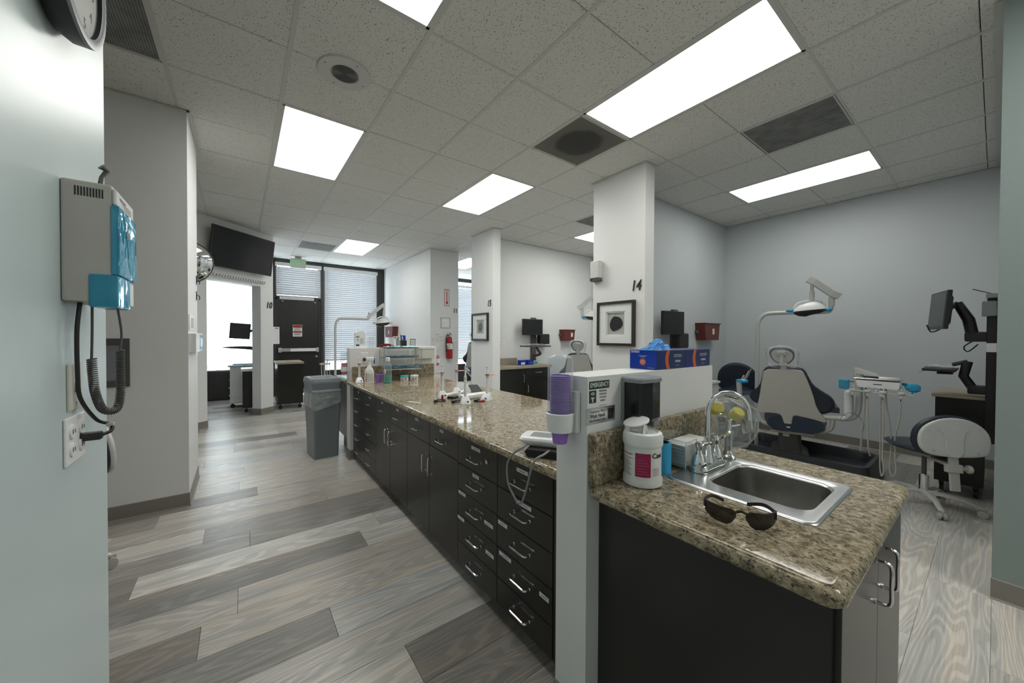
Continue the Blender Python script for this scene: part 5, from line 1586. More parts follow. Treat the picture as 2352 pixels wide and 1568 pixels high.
# ------------------------------------------------------------------ trash can
t = thing('trash_can', 'tall grey trash can with a hooded lid and white liner', 'trash can', (0.712, 4.44, 0), R(5))
t.scale = (1.0, 0.86, 1.0)
b = M(); b.rings([[(x, y, z) for x, y in rrect(-a, a, -c_, c_, 0.02, 4)] for a, c_, z in ((0.118, 0.19, 0), (0.120, 0.192, 0.004), (0.128, 0.205, 0.36), (0.131, 0.208, 0.365), (0.138, 0.22, 0.70))], True, False); b.obj('bin_body', 'bin', t)
b = M(); rs = random.Random(9); rg = []
for z, e, k_ in ((0.72, 0.004, 0), (0.69, 0.008, 0.1), (0.65, 0.008, .3), (0.61, 0.006, .7), (0.585, 0.003, 1)):
    rg.append([(x * (1 + rs.uniform(0, 0.025)), y * (1 + rs.uniform(0, .02)), z - 0.13 * k_ * max(0, 1 - abs(x + 0.06) / 0.12) + rs.uniform(-0.008, 0.008) * k_) for x, y in rrect(-0.138 - e, 0.138 + e, -0.22 - e, 0.22 + e, 0.022, 8)])
b.rings(rg, False, False, smooth=False); b.obj('liner', 'bagf', t)
b = M()
lid = []
for a, c_, z, dz in ((0.146, 0.228, 0.705, 0), (0.151, 0.235, 0.708, 0), (0.151, 0.235, 0.722, 0), (0.142, 0.224, 0.735, 0), (0.145, 0.228, 0.78, 0), (0.151, 0.236, 0.80, 0.0), (0.150, 0.234, 0.825, 0.0), (0.142, 0.225, 0.840, 0.012), (0.120, 0.200, 0.842, 0.016), (0.085, 0.150, 0.825, 0.006), (0.070, 0.130, 0.77, 0)):
    lid.append([(x, y, z + dz * (abs(y) / 0.22) ** 2 * (1 if z > 0.8 else 0)) for x, y in rrect(-a, a, -c_, c_, 0.03, 4)])
b.rings(lid, False, False); b.obj('hooded_lid', 'bin', t)
M().box(-0.068, 0.068, -0.128, 0.128, 0.76, 0.762).obj('dark_opening', 'black_m', t)

# ------------------------------------------------------------------ operator stools
def stool(loc, rz, label, hub=0.10, seat=0.47):
    """seat faces local +x; backrest at local -x"""
    t = thing('operator_stool', label, 'stool', loc, rz, 'dental operator stools')
    for k in range(5):
        a = R(72 * k + 20)
        T_ = Matrix.Rotation(a, 4, 'Z')
        b = M(); rg = []
        for x, z, w, h in ((0.02, hub, 0.025, 0.022), (0.10, hub + 0.004, 0.020, 0.016), (0.20, hub - 0.008, 0.016, 0.012), (0.285, 0.066, 0.015, 0.009)):
            rg.append([(x, -w, z - h), (x, w, z - h), (x, w, z), (x, w * 0.5, z + h * .4), (x, -w * 0.5, z + h * .4), (x, -w, z)])
        b.rings(rg, T=T_); leg = b.obj('leg', 'beige_l', t)
        b = M(); b.T = T_ @ Matrix.Translation((0.285, 0, 0.026))
        b.lathe([(0.012, -0.022), (0.026, -0.020), (0.026, -0.006), (0.012, -0.004)], n=16, T=Matrix.Rotation(R(90), 4, 'X')); b.lathe([(0.012, 0.004), (0.026, 0.006), (0.026, 0.020), (0.012, 0.022)], n=16, T=Matrix.Rotation(R(90), 4, 'X'))
        b.box(-0.02, 0.02, -0.004, 0.004, 0.0, 0.034)
        b.obj('caster', 'beige', leg)
    M().lathe([(0.03, hub - 0.03), (0.032, hub + 0.01), (0.027, hub + 0.02), (0.027, hub + 0.12), (0.022, hub + 0.13)], n=20).obj('gas_column', 'chrome', t)
    M().cyl((0, 0, hub + 0.12), (0, 0, seat - 0.09), 0.014, n=14).obj('piston', 'dgrey', t)
    b = M(); b.box(-0.10, 0.10, -0.06, 0.06, seat - 0.10, seat - 0.075, 0.006); b.box(-0.24, -0.08, -0.03, 0.03, seat - 0.12, seat - 0.095, 0.005); b.obj('mechanism', 'beige', t)
    b = M(); rg = []
    for k in range(9):
        x = -0.20 + 0.44 * k / 8; f_ = math.sin(PI * (0.06 + 0.88 * k / 8)) ** 0.5; w = 0.21 * f_
        zt = seat + 0.008 * math.cos(k) - 0.03 * (k / 8) ** 3; zb = seat - 0.078 + 0.03 * (k / 8) ** 2
        rg.append([(x, w * math.cos(a), (zt + zb) / 2 + (zt - zb) / 2 * math.sin(a)) for a in [2 * PI * j / 16 for j in range(16)]])
    b.rings(rg); b.obj('seat', 'navy_l', t)
    pl = smooth_poly([(-0.22, 0.0), (-0.20, 0.15), (-0.06, 0.235), (0.10, 0.235), (0.22, 0.15), (0.23, 0.0), (0.18, -0.06), (-0.14, -0.07)], 2)
    TB = Matrix.Translation((-0.235, 0, seat + 0.010)) @ PM((0, 0, 0), (0, -1, 0), (0.10, 0, 1)).to_3x3().to_4x4()
    b = M(); b.prism(pl, -0.055, -0.005, 0.02, T=TB); b.obj('back_cushion', 'navy', t)
    b = M(); b.prism([(x * 0.93, y * 0.93) for x, y in pl], -0.008, 0.022, 0.012, T=TB)
    sh = b.obj('back_shell', 'beige_l', t)
    b = M(); b.prism(smooth_poly([(-0.05, -0.06), (0.05, -0.06), (0.05, 0.10), (0.10, 0.15), (-0.10, 0.15), (-0.05, 0.10)], 1), 0.02, 0.030, 0.004, T=TB); b.obj('shell_rib', 'beige_l', sh)
    for x, y in ((-0.14, 0.12), (0.15, 0.14), (-0.12, -0.02), (0.13, -0.02)):
        M().lathe([(0.008, 0.021), (0.008, 0.025)], c=(x, y, 0), n=10, T=TB).obj('screw', 'chrome', sh)
    b = M(); b.T = TB; b.box(-0.028, 0.028, -0.30, -0.03, -0.004, 0.012, 0.004); b.box(-0.045, 0.045, -0.17, -0.11, -0.016, 0.02, 0.006); b.obj('back_post', 'beige', t)
    b = M(); b.T = TB; b.cyl((0.04, -0.14, 0), (0.075, -0.14, 0), 0.01, n=10); b.lathe([(0.026, 0), (0.03, 0.006), (0.03, 0.02), (0.02, 0.026)], n=8, T=Matrix.Translation((0.075, -0.14, 0)) @ Matrix.Rotation(R(90), 4, 'Y')); b.obj('knob', 'beige', t)
    return t
st = stool((4.30, 0.33, 0), R(38), 'navy and beige operator stool at right in front of the delivery hoses', hub=0.11, seat=0.50)
st2 = dup(st, (-0.86, 2.86, 0), PI + 0.6, 'stool partly hidden behind the near left wall edge')
st2.scale = (1, 1, 1.2)
st3 = dup(st, (5.25, 2.045, 0), R(200), 'navy stool behind the dental chair, left of the light pole')
st3.scale = (1.08, 1.08, 1.3)

# ------------------------------------------------------------------ dental chair
SH = [(-0.027, 1.012), (-0.154, 1.0), (-0.169, 0.91), (-0.19, 0.72), (-0.212, 0.604), (-0.188, 0.541), (-0.126, 0.558), (-0.022, 0.558), (0.001, 0.511), (0.013, 0.421), (0.039, 0.388), (0.085, 0.388), (0.074, 0.43), (0.076, 0.535), (0.094, 0.558), (0.178, 0.544), (0.233, 0.534), (0.315, 0.512), (0.329, 0.53), (0.319, 0.554), (0.258, 0.642), (0.223, 0.797), (0.159, 0.982), (0.131, 1.011)]
CU = [(-0.031, 1.034), (-0.116, 1.025), (-0.158, 0.995), (-0.169, 0.938), (-0.191, 0.814), (-0.261, 0.751), (-0.284, 0.711), (-0.26, 0.656), (-0.212, 0.623), (-0.051, 0.575), (0.232, 0.586), (0.338, 0.583), (0.386, 0.649), (0.392, 0.701), (0.362, 0.758), (0.296, 0.803), (0.229, 0.859), (0.194, 0.935), (0.166, 1.004), (0.117, 1.028), (0.013, 1.027)]
HD = [(-0.022, 1.222), (-0.081, 1.217), (-0.118, 1.174), (-0.106, 1.119), (-0.057, 1.056), (0.038, 1.05), (0.081, 1.098), (0.089, 1.153), (0.073, 1.188), (0.029, 1.214)]
def dental_chair(loc, rz, label):
    """patient faces local +x ; outlines are (right, up) -> local (-y, z)"""
    t = thing('dental_chair', label, 'dental chair', loc, rz, 'navy dental chairs')
    lean = Matrix.Translation((0, 0, 0.40)) @ Matrix.Rotation(R(-9), 4, 'Y') @ Matrix.Translation((0, 0, -0.40))
    TB = lean @ PM((0, 0, 0), (0, -1, 0), (0, 0, 1))     # prism z -> local -x (towards viewer behind)
    b = M(); b.prism(smooth_poly(CU, 1), -0.075, -0.004, 0.03, T=TB); b.obj('back_cushion', 'navy', t)
    b = M(); b.prism(smooth_poly(SH, 1), -0.008, 0.020, 0.008, T=TB); sh = b.obj('back_shell', 'beige', t)
    b = M(); b.T = TB; b.box(0.030, 0.062, 0.412, 0.440, 0.018, 0.026, 0.003, 1); b.obj('latch', 'white', sh)
    b = M(); b.prism(smooth_poly(HD, 1), -0.06, -0.006, 0.022, T=TB); hr = b.obj('headrest_cushion', 'navy', t)
    b = M(); b.prism([(x * 0.84 - 0.002, 1.13 + (y - 1.13) * 0.80) for x, y in smooth_poly(HD, 1)], -0.01, 0.012, 0.006, T=TB); hs = b.obj('headrest_shell', 'beige', t)
    b = M(); b.T = TB; b.box(-0.052, 0.018, 1.150, 1.190, 0.010, 0.034, 0.008); b.box(-0.03, 0.0, 1.06, 1.16, 0.010, 0.026, 0.008); b.box(-0.035, 0.03, 1.045, 1.075, 0.008, 0.03, 0.008); b.box(-0.022, 0.022, 0.99, 1.06, -0.012, 0.012, 0.004); b.obj('headrest_bracket', 'beige_l', t)
    b = M(); b.T = TB; b.box(-0.045, 0.010, 1.164, 1.168, 0.033, 0.0355); b.obj('release_slot', 'dgrey', t)
    # clear headrest cover: loose sheet wrapped around
    rs = random.Random(1); nx = 18
    ol = [(-0.141, 1.201), (-0.06, 1.232), (0.04, 1.228), (0.115, 1.195), (0.110, 1.12), (0.103, 1.028), (0.0, 1.020), (-0.113, 1.03), (-0.128, 1.10)]
    ol = smooth_poly(ol, 1)
    rg = []
    for z, s_ in ((-0.07, 0.96), (-0.04, 1.03), (0.0, 1.06), (0.03, 1.0), (0.042, 0.93)):
        rg.append([(x * s_ + rs.uniform(-.004, .004), 1.125 + (y - 1.125) * s_ + rs.uniform(-.004, .004), z) for x, y in ol])
    b = M(); b.rings(rg, False, True, smooth=False, T=TB); b.obj('clear_cover', 'clearf', t)
    # seat : two lobes at the rear running forward
    b = M(); rg = []
    for k in range(9):
        x = -0.03 + 0.53 * k / 8; w = 0.245 * (0.90 + 0.14 * math.sin(PI * k / 8)); zc = 0.462 + 0.03 * (k / 8); hh = 0.092 * (0.80 if k == 0 else 1)
        rg.append([(x, -0.095 + w * math.copysign(abs(math.cos(a)) ** 0.6, math.cos(a)), zc + hh * math.copysign(abs(math.sin(a)) ** 0.8, math.sin(a))) for a in [2 * PI * j / 20 for j in range(20)]])
    b.rings(rg); b.obj('seat_cushion', 'navy_l', t)
    b = M(); b.box(0.52, 1.15, -0.28, 0.12, 0.46, 0.55, 0.03, 3); b.obj('leg_rest', 'navy_l', t)
    b = M(); b.box(0.03, 0.55, -0.25, 0.10, 0.350, 0.378, 0.010); b.box(0.05, 0.16, -0.06, 0.0, 0.315, 0.35, 0.01); b.obj('carriage', 'beige', t)
    b = M(); b.rings([[(x, y - 0.06, z) for x, y in rrect(0.10, 0.62, -a, a, 0.05, 4)] for a, z in ((0.16, 0.03), (0.16, 0.12), (0.10, 0.16), (0.09, 0.35))]); b.obj('pedestal', 'dgrey', t)
    # right armrest
    b = M(); b.tube(spl([(0.05, -0.26, 0.40), (0.03, -0.31, 0.41), (0.01, -0.36, 0.45), (0.0, -0.375, 0.52), (0.0, -0.372, 0.57)]), [0.018] * 25, 10); b.obj('arm_support', 'beige', t)
    b = M(); b.rings([[(x, -0.39 + u, z) for u, z in ((-0.03, 0.62 - s_), (0.03, 0.62 - s_), (0.03, 0.655), (0.0, 0.665), (-0.03, 0.655))] for x, s_ in ((-0.02, 0.01), (0.05, 0.02), (0.25, 0.02), (0.33, 0.0))]); b.obj('armrest', 'rubber', t)
    b = M(); b.tube(spl([(0.05, 0.10, 0.42), (0.03, 0.16, 0.44), (0.02, 0.20, 0.50), (0.02, 0.22, 0.57)]), 0.022, 10); b.obj('left_arm_support', 'beige_l', t)
    return t
dc = dental_chair((4.318, 1.268, 0), 0.286, 'navy dental chair seen from behind in the right room, with a plastic covered headrest')
dc2 = dup(dc, (4.23, 3.96, 0.0), 1.0, 'dental chair in the middle bay, headrest showing left of pier 14')
dc3 = dup(dc, (4.12, 6.86, 0.0), 1.15, 'navy dental chair glimpsed between the piers marked 11 and 15')

dc2.scale = (1, 1, 1.03); dc3.scale = (1, 1, 1.16)
# dark base tray of the near chair
b = M(); hx, hy = 0.33, 0.55; b.T = Matrix.Rotation(-0.286, 4, 'Z') @ Matrix.Translation((4.60 - 4.318, 1.20 - 1.268, 0))
b.rings([[(x, y, z) for x, y in rrect(-a, a, -c_, c_, 0.09, 5)] for a, c_, z in ((hx + .03, hy + .03, 0), (hx + .02, hy + .02, 0.10), (hx, hy, 0.185), (hx - .02, hy - .02, 0.192), (hx - 0.04, hy - 0.045, 0.17), (hx - 0.055, hy - 0.06, 0.095), (hx - 0.09, hy - 0.1, 0.088))], False, True)
b.obj('base_tray', 'rubber', dc)['label'] = 'dark slate plastic base tray'

# ------------------------------------------------------------------ dental lights
def lamp(loc, rz, label, P, blue=True, mirror=False):
    t = thing('dental_light', label, 'dental light', loc, rz, 'pole mounted dental lights')
    s = -1 if mirror else 1
    q = lambda u, z, w=0.0: (w, -u * s, z)
    b = M(); b.tube(spl([q(0, 0.0), q(0, 0.7), q(0, 1.30), q(0.0, 1.42), q(0.012, 1.50), q(0.055, 1.56), q(0.12, 1.58), q(0.34, 1.582), q(0.58, 1.58), q(0.625, 1.60), q(0.636, 1.66)], 5), 0.021, 12); b.obj('pole', 'beige_l', t)
    M().lathe([(0.06, 0), (0.06, 0.02), (0.03, 0.04)], n=20).obj('foot_plate', 'beige', t)
    b = M(); b.cyl(q(0.636, 1.64), q(0.636, 1.73), 0.026, n=14); b.obj('swivel', 'beige_l', t)
    b = M()
    rg = []
    for u, z, w in ((0.70, 1.735, 0.03), (0.64, 1.765, 0.036), (0.49, 1.905, 0.036), (0.44, 1.935, 0.030)):
        rg.append([q(u - 0.018, z - 0.026, -w), q(u + 0.018, z + 0.022, -w), q(u + 0.018, z + 0.022, w), q(u - 0.018, z - 0.026, w)])
    b.rings(rg, smooth=False); b.obj('spring_arm', 'beige_l', t)
    b = M(); b.cyl(q(0.475, 1.90), q(0.475, 1.79), 0.016, n=12); b.cyl(q(0.475, 1.80), q(0.475, 1.69), 0.024, n=14); b.obj('drop_tube', 'beige_l', t)
    b = M(); b.rings([[q(0.455 + a * math.cos(x), z + 0.03 * math.cos(x) * 0.4, a * 0.62 * math.sin(x)) for x in [2 * PI * j / 28 for j in range(28)]] for a, z in ((0.04, 1.685), (0.085, 1.672), (0.12, 1.640), (0.14, 1.612), (0.145, 1.60))]); b.obj('head_shell', 'white', t)
    b = M(); b.rings([[q(0.455 + a * math.cos(x), z + 0.03 * math.cos(x) * 0.4, a * 0.62 * math.sin(x)) for x in [2 * PI * j / 28 for j in range(28)]] for a, z in ((0.143, 1.60), (0.13, 1.575), (0.09, 1.553), (0.03, 1.545))], False, True); b.obj('reflector', 'screen_g', t)
    b = M(); b.tube(spl([q(0.325, 1.60), q(0.335, 1.65), q(0.37, 1.685), q(0.44, 1.70), q(0.52, 1.70), q(0.565, 1.68), q(0.58, 1.64)], 4), 0.010, 8); b.obj('yoke', 'white', t)
    for u, nm in ((0.295, 'left'), (0.605, 'right')):
        b = M(); rs = random.Random(4); b.rings([[q(u + a * math.cos(x) * (1 + rs.uniform(-.1, .1)), 1.60 + 0.5 * a * math.sin(x), w) for x in [2 * PI * j / 10 for j in range(10)]] for a, w in ((0.010, -0.03), (0.04, -0.02), (0.04, 0.02), (0.01, 0.03))], smooth=False)
        b.obj('grip_cover', 'blue' if blue else 'beige_l', t)
    return t
l1 = lamp((4.725, 1.637, 0), 0.333, 'dental light with blue grip covers over the chair in the right room', None)
l2 = lamp((1.165, 6.14, 0), 1.38, 'grey dental light in the far bay in front of the window blind', None, blue=False)
# far lamp: the arm rises towards the head on the other side, mirrored spring arm
for c in [x for x in bpy.data.objects if x.parent == l2]:
    c.location = (0, 0, 0)
    if c.name.startswith('spring_arm'):
        me = M(); rg = []
        for u, z, w in ((0.60, 1.60, 0.03), (0.65, 1.64, 0.036), (0.88, 1.80, 0.036), (0.92, 1.82, 0.028)):
            rg.append([(-w, -(u + 0.014), z - 0.026), (-w, -(u - 0.014), z + 0.026), (w, -(u - 0.014), z + 0.026), (w, -(u + 0.014), z - 0.026)])
        me.rings(rg, smooth=False)
        tmp = me.obj('tmp', 'beige_l'); c.data = tmp.data; bpy.data.objects.remove(tmp)
    elif c.name.startswith(('pole', 'foot_plate')):
        pass
    elif c.name.startswith('swivel'):
        c.location = (0, 0, -0.045)
    else:
        c.location = (0, -0.44, -0.08)
for c in [x for x in bpy.data.objects if x.parent == l2 and x.name.startswith(('pole',))]:
    pass
l2.scale = (1, 0.78, 1)
l3 = dup(l1, (4.47, 3.21, 0), 0.706 + PI, 'dental light in the middle bay showing at the left edge of pier 14')

# ------------------------------------------------------------------ assistant arm, delivery unit
t = thing('assistant_arm', 'beige assistant stand with chrome suction tips and a blue wrap', 'suction stand', (4.293, 1.651, 0), 0.367)
b = M(); b.tube(spl([(0.25, 0.0, 0.20), (0.10, 0.0, 0.35), (0, 0, 0.55), (0, 0, 0.70), (0, 0.006, 0.83)]), 0.026, 12); b.obj('post', 'beige', t)
b = M(); rs = random.Random(3); b.rings([[((a) * 0.6 * math.sin(x), -0.022 + a * math.cos(x) * (1 + rs.uniform(-.1, .1)), z) for x in [2 * PI * j / 14 for j in range(14)]] for a, z in ((0.04, 0.822), (0.055, 0.832), (0.055, 0.85), (0.03, 0.862))], smooth=False); b.obj('blue_wrap', 'blue', t)
b = M(); b.cyl((0, -0.03, 0.84), (0, -0.085, 0.955), 0.008, n=10); b.cyl((0.02, -0.05, 0.84), (0.02, -0.105, 0.975), 0.007, n=10); b.cyl((0, -0.012, 0.84), (0, -0.04, 0.905), 0.009, n=10); b.obj('suction_tips', 'chrome', t)
b = M(); b.cyl((0.25, 0, 0), (0.25, 0, 0.24), 0.035, n=14); b.obj('base_post', 'beige', t)

t = thing('delivery_unit', 'dental delivery tray with blue wrapped handles and hanging hoses', 'delivery unit', (4.357, 0.612, 0), 0.14)
q = lambda u, z, w=0.0: (w, -u, z)
b = M(); rg = []
for w in (0.14, 0.13, -0.13, -0.145):
    k = 0.9 if abs(w) > 0.135 else 1
    rg.append([(w, -(x), z) for x, z in ((-0.13 * k, 0.905), (-0.12 * k, 0.892), (0.13 * k, 0.888), (0.142 * k, 0.90), (0.142 * k, 0.938), (0.13 * k, 0.946), (-0.125 * k, 0.95), (-0.13 * k, 0.945))])
b.rings(rg); b.obj('tray_body', 'white', t)
b = M(); b.text('A-dec', 0.001, FX(0, 0, 0)) if False else None
M().box(-0.1458, -0.145, -0.03, 0.02, 0.918, 0.925).obj('nameplate', 'navy_card', t)
b = M(); b.rings([[(x, y, z) for x, y in rrect(-c_, c_, -a, a, 0.02, 4)] for a, c_, z in ((0.13, 0.11, 0.952), (0.155, 0.13, 0.966), (0.152, 0.127, 0.968), (0.128, 0.108, 0.956))], False, True); b.obj('steel_tray', 'satin', t)
b = M(); rg = []
for u, z0, z1 in ((-0.14, 1.0, 1.035), (-0.12, 0.99, 1.037), (0.0, 0.972, 0.992), (0.012, 0.970, 0.982)):
    rg.append([q(u, z0, 0.05), q(u, z0, 0.14), q(u, z1, 0.14), q(u, z1, 0.05)])
b.rings(rg, smooth=False); b.obj('flat_arm', 'beige_l', t)
b = M(); b.tube(spl([(0.10, 0.38, 0.560), (0.10, 0.27, 0.565), (0.10, 0.18, 0.57), (0.10, 0.13, 0.61), (0.10, 0.112, 0.68), (0.10, 0.108, 0.80), (0.10, 0.105, 0.99)], 6), 0.023, 12); b.obj('curved_arm', 'beige_l', t)
b = M(); b.lathe([(0.028, 0.61), (0.033, 0.62), (0.033, 0.80), (0.026, 0.825), (0.012, 0.835)], c=(0.06, 0.175, 0), n=20); b.obj('water_bottle', 'white', t)
b = M(); b.tube([q(-0.135, 0.862, -0.15), q(0.0, 0.856, -0.16), q(0.20, 0.85, -0.15), q(0.215, 0.87, -0.14)], 0.006, 8); b.cyl(q(-0.135, 0.862, -0.15), q(-0.135, 0.91, -0.11), 0.006, n=8); b.cyl(q(0.0, 0.856, -0.158), q(0.0, 0.90, -0.11), 0.01, n=8); b.obj('holder_bar', 'beige_l', t)
for k, u in enumerate((-0.143, -0.052, 0.040, 0.140)):
    b = M(); b.lathe([(0.008, -0.035), (0.010, -0.01), (0.022, 0.0), (0.022, 0.012), (0.012, 0.016)], c=(-0.165, -u, 0.858), n=14); hh = b.obj('holder', 'beige_l', t)
    b = M(); b.cyl((-0.165, -u, 0.80), (-0.16, -u, 0.90), 0.006, n=8); b.obj('handpiece', 'chrome', hh)
b = M(); b.box(-0.17, -0.12, -0.035, 0.035 - 0.05, 0.825, 0.875, 0.006); b.obj('center_block', 'beige_l', t)
def hose(pts, r=0.0055, m='beige'):
    b = M(); b.tube(spl([q(*p) for p in pts], 6), r, 7); b.obj('hose', m, t)
hose([(-0.052, 0.82, -.16), (-0.05, 0.62, -.15), (-0.045, 0.42, -.14), (-0.035, 0.32, -.1), (-0.03, 0.29, 0.0)])
hose([(-0.065, 0.89, -.08), (-0.072, 0.70, -.08), (-0.085, 0.50, -.08), (-0.09, 0.33, -.05)], 0.007)
hose([(0.040, 0.82, -.16), (0.043, 0.60, -.15), (0.040, 0.35, -.15), (0.048, 0.22, -.15), (0.038, 0.17, -.14), (0.028, 0.24, -.12), (0.027, 0.45, -.1), (0.027, 0.70, -.09), (0.027, 0.89, -.08)])
hose([(0.140, 0.81, -.16), (0.133, 0.66, -.15), (0.11, 0.50, -.15), (0.112, 0.34, -.15), (0.118, 0.24, -.15), (0.10, 0.185, -.14), (0.083, 0.24, -.13), (0.09, 0.42, -.11), (0.08, 0.60, -.1), (0.06, 0.75, -.09), (0.055, 0.89, -.08)])
hose([(-0.143, 0.82, -.16), (-0.142, 0.70, -.15), (-0.15, 0.63, -.13), (-0.20, 0.585, -.1), (-0.22, 0.60, -.06), (-0.17, 0.645, -.03), (-0.11, 0.62, 0.0), (-0.075, 0.55, 0.02), (-0.085, 0.45, 0.04), (-0.075, 0.35, 0.06), (-0.03, 0.28, 0.08)], 0.003, 'grey')
b = M(); b.box(-0.15, -0.06, 0.165, 0.235, 0.865, 0.950, 0.012); b.obj('blue_wrap', 'bluef', t)
for u, sg in ((-0.195, -1), (0.205, 1)):
    b = M(); b.tube(spl([q(u * 0.72, 0.93, -0.05), q(u, 0.93, -0.08), q(u + 0.01 * sg, 0.90, -0.12), q(u, 0.86, -0.13)]), 0.011, 8); b.obj('grip', 'beige_l' if sg < 0 else 'blue', t)
    if sg < 0:
        continue
    b = M(); rs = random.Random(6 + sg); b.rings([[(w_ * 1.0, -(u + a * math.cos(x) * (1 + rs.uniform(-.12, .12))), 0.91 + 0.8 * a * math.sin(x) * (1 + rs.uniform(-.12, .12))) for x in [2 * PI * j / 12 for j in range(12)]] for a, w_ in ((0.025, -0.15), (0.044, -0.13), (0.044, -0.07), (0.025, -0.04))], smooth=False)
    b.obj('blue_wrap', 'bluef', t)
b = M(); b.cyl((0.12, 0.40, 0.44), (0.12, 0.40, 0.59), 0.026, n=12); b.obj('arm_pivot', 'beige', t)

# ------------------------------------------------------------------ wall mounted computer stations
def station(loc, rz, label, screen_rot, w, h, mon, tray=None, cpu=0.0):
    """rail on wall: wall plane local x=0.. , faces local -x ; up z"""
    t = thing('wall_workstation', label, 'workstation', loc, rz, 'wall mounted monitor stations')
    M().box(-0.05, 0, -0.05, 0.05, 0.86, 1.66, 0.004, 1).obj('wall_rail', 'dgrey', t)
    b = M(); z = 0.90
    while z < 1.35:
        b.box(-0.055, -0.045, -0.062, -0.035, z, z + 0.012); z += 0.026
    b.obj('cable_clips', 'beige', t)
    b = M(); b.tube([(mon[0], mon[1], 1.47), (mon[0] + 0.04, mon[1], 1.47), (-0.04, 0, 1.45)], 0.02, 8); b.obj('monitor_arm', 'black', t)
    TS_ = Matrix.Translation((mon[0], mon[1], 1.48)) @ Matrix.Rotation(screen_rot, 4, 'Z')
    b = M(); b.T = TS_; b.box(-0.02, 0.02, -w / 2, w / 2, -h / 2, h / 2, 0.006); mo = b.obj('monitor', 'black', t)
    b = M(); b.T = TS_; b.box(-0.0212, -0.019, -w / 2 + 0.02, w / 2 - 0.02, -h / 2 + 0.03, h / 2 - 0.02); b.obj('screen', 'screen', mo)
    if True:
        M().box(-0.15, -0.05, cpu - 0.12, cpu + 0.12, 1.17, 1.36, 0.02, 3).obj('computer_case', 'black', t)
    if tray:
        ty = tray
        b = M(); b.box(-0.42, -0.20, ty - 0.24, ty + 0.30, 1.13, 1.155, 0.008); b.obj('keyboard_tray', 'dgrey', t)
        b = M(); rs = random.Random(5); b.rings([[(-0.40 + 0.18 * j / 5, ty - 0.15 + 0.40 * i / 12, 1.163 + rs.uniform(0, 0.025)) for i in range(13)] for j in range(6)], False, False, closed=False, smooth=False); b.obj('plastic_cover', 'clearf', t)
        b = M(); b.tube(spl([(-0.30, ty, 1.13), (-0.26, ty - 0.08, 1.06), (-0.22, ty - 0.16, 1.0), (-0.12, 0.0, 0.97), (-0.03, 0, 0.97)]), 0.024, 8); b.obj('tray_arm', 'dgrey', t)
    return t
s14 = station((4.44, 2.50, 0), R(90), 'monitor on a wall rail in the right room, left of the red sharps box', R(-6), 0.40, 0.285, (-0.14, 0.24), None, -0.02)
s15 = station((4.33, 5.16, 0), R(90), 'monitor with a plastic covered keyboard tray in the middle bay', R(-4), 0.44, 0.29, (-0.14, 0.12), 0.16, -0.18)
# side station in the right room, seen edge on, and the station in the bay behind the opening
t = thing('side_workstation', 'monitor and wrapped keyboard on black swing arms at the right edge', 'workstation', (4.75, 0.0, 0))
M().box(-0.05, 0.05, 0, 0.05, 0.48, 1.62, 0.004, 1).obj('wall_rail', 'black', t)
M().box(-0.09, -0.03, 0.0, 0.075, 1.48, 1.60, 0.01).obj('mini_computer', 'grey', t)
M().box(-0.052, -0.045, 0.0, 0.05, 1.20, 1.27, 0.002, 1).obj('white_tag', 'white', t)
b = M(); b.box(-0.05, 0.05, 0.04, 0.16, 1.28, 1.36, 0.015); b.tube([(-0.02, 0.12, 1.34), (-0.02, 0.14, 1.46), (-0.03, 0.20, 1.60)], [0.035, 0.035, 0.028], 10); b.tube([(-0.03, 0.20, 1.595), (-0.08, 0.25, 1.54)], 0.018, 10); b.obj('monitor_arm', 'black', t)
TS_ = Matrix.Translation((-0.10, 0.275, 1.535)) @ Matrix.Rotation(R(17), 4, 'Z') @ Matrix.Rotation(R(4), 4, 'X')
b = M(); b.T = TS_; b.box(-0.19, 0.19, -0.0, 0.028, -0.155, 0.155, 0.005); b.box(-0.12, 0.12, -0.03, 0.004, -0.12, 0.12, 0.02); mo = b.obj('monitor', 'black', t)
b = M(); b.T = TS_; b.box(-0.172, 0.172, 0.027, 0.0295, -0.135, 0.138); b.obj('screen', 'screen_g', mo)
b = M(); b.tube(spl([(-0.03, 0.22, 1.58), (-0.05, 0.26, 1.42), (-0.07, 0.33, 1.36), (-0.07, 0.36, 1.42)]), 0.005, 6); b.tube(spl([(0, 0.10, 1.30), (0, 0.16, 1.24), (0, 0.14, 1.20), (0, 0.09, 1.26)]), 0.005, 6); b.obj('cables', 'black', t)
b = M(); b.box(-0.05, 0.05, 0.04, 0.14, 0.86, 0.93, 0.012); b.tube([(-0.02, 0.11, 0.90), (-0.02, 0.16, 1.0), (-0.02, 0.14, 1.12)], 0.030, 10); b.tube([(-0.02, 0.14, 1.12), (-0.03, 0.22, 1.09)], 0.015, 8); b.obj('keyboard_arm', 'black', t)
b = M(); b.box(-0.25, 0.15, 0.19, 0.37, 1.040, 1.062, 0.006); kt = b.obj('keyboard_tray', 'black', t)
b = M(); rs = random.Random(12); b.rings([[(-0.26 + 0.42 * i / 12, 0.18 + 0.21 * j / 5, 1.067 + rs.uniform(0, 0.02) - (0.06 if j == 5 else 0)) for i in range(13)] for j in range(6)], False, False, closed=False, smooth=False); b.obj('plastic_cover', 'clearf', t)
M().box(-0.1, 0.0, 0.21, 0.30, 1.01, 1.03, 0.008).obj('mouse_rest', 'black', t)
t = thing('mobile_cabinet', 'dark rolling cabinet with an oak top at the right edge', 'cabinet', (4.98, 0.02, 0))
M().box(-0.22, 0.42, 0.03, 0.29, 0.10, 0.81).obj('body', 'laminate', t)
M().box(-0.24, 0.44, 0.02, 0.31, 0.81, 0.84, 0.003, 1).obj('top', 'wood', t)
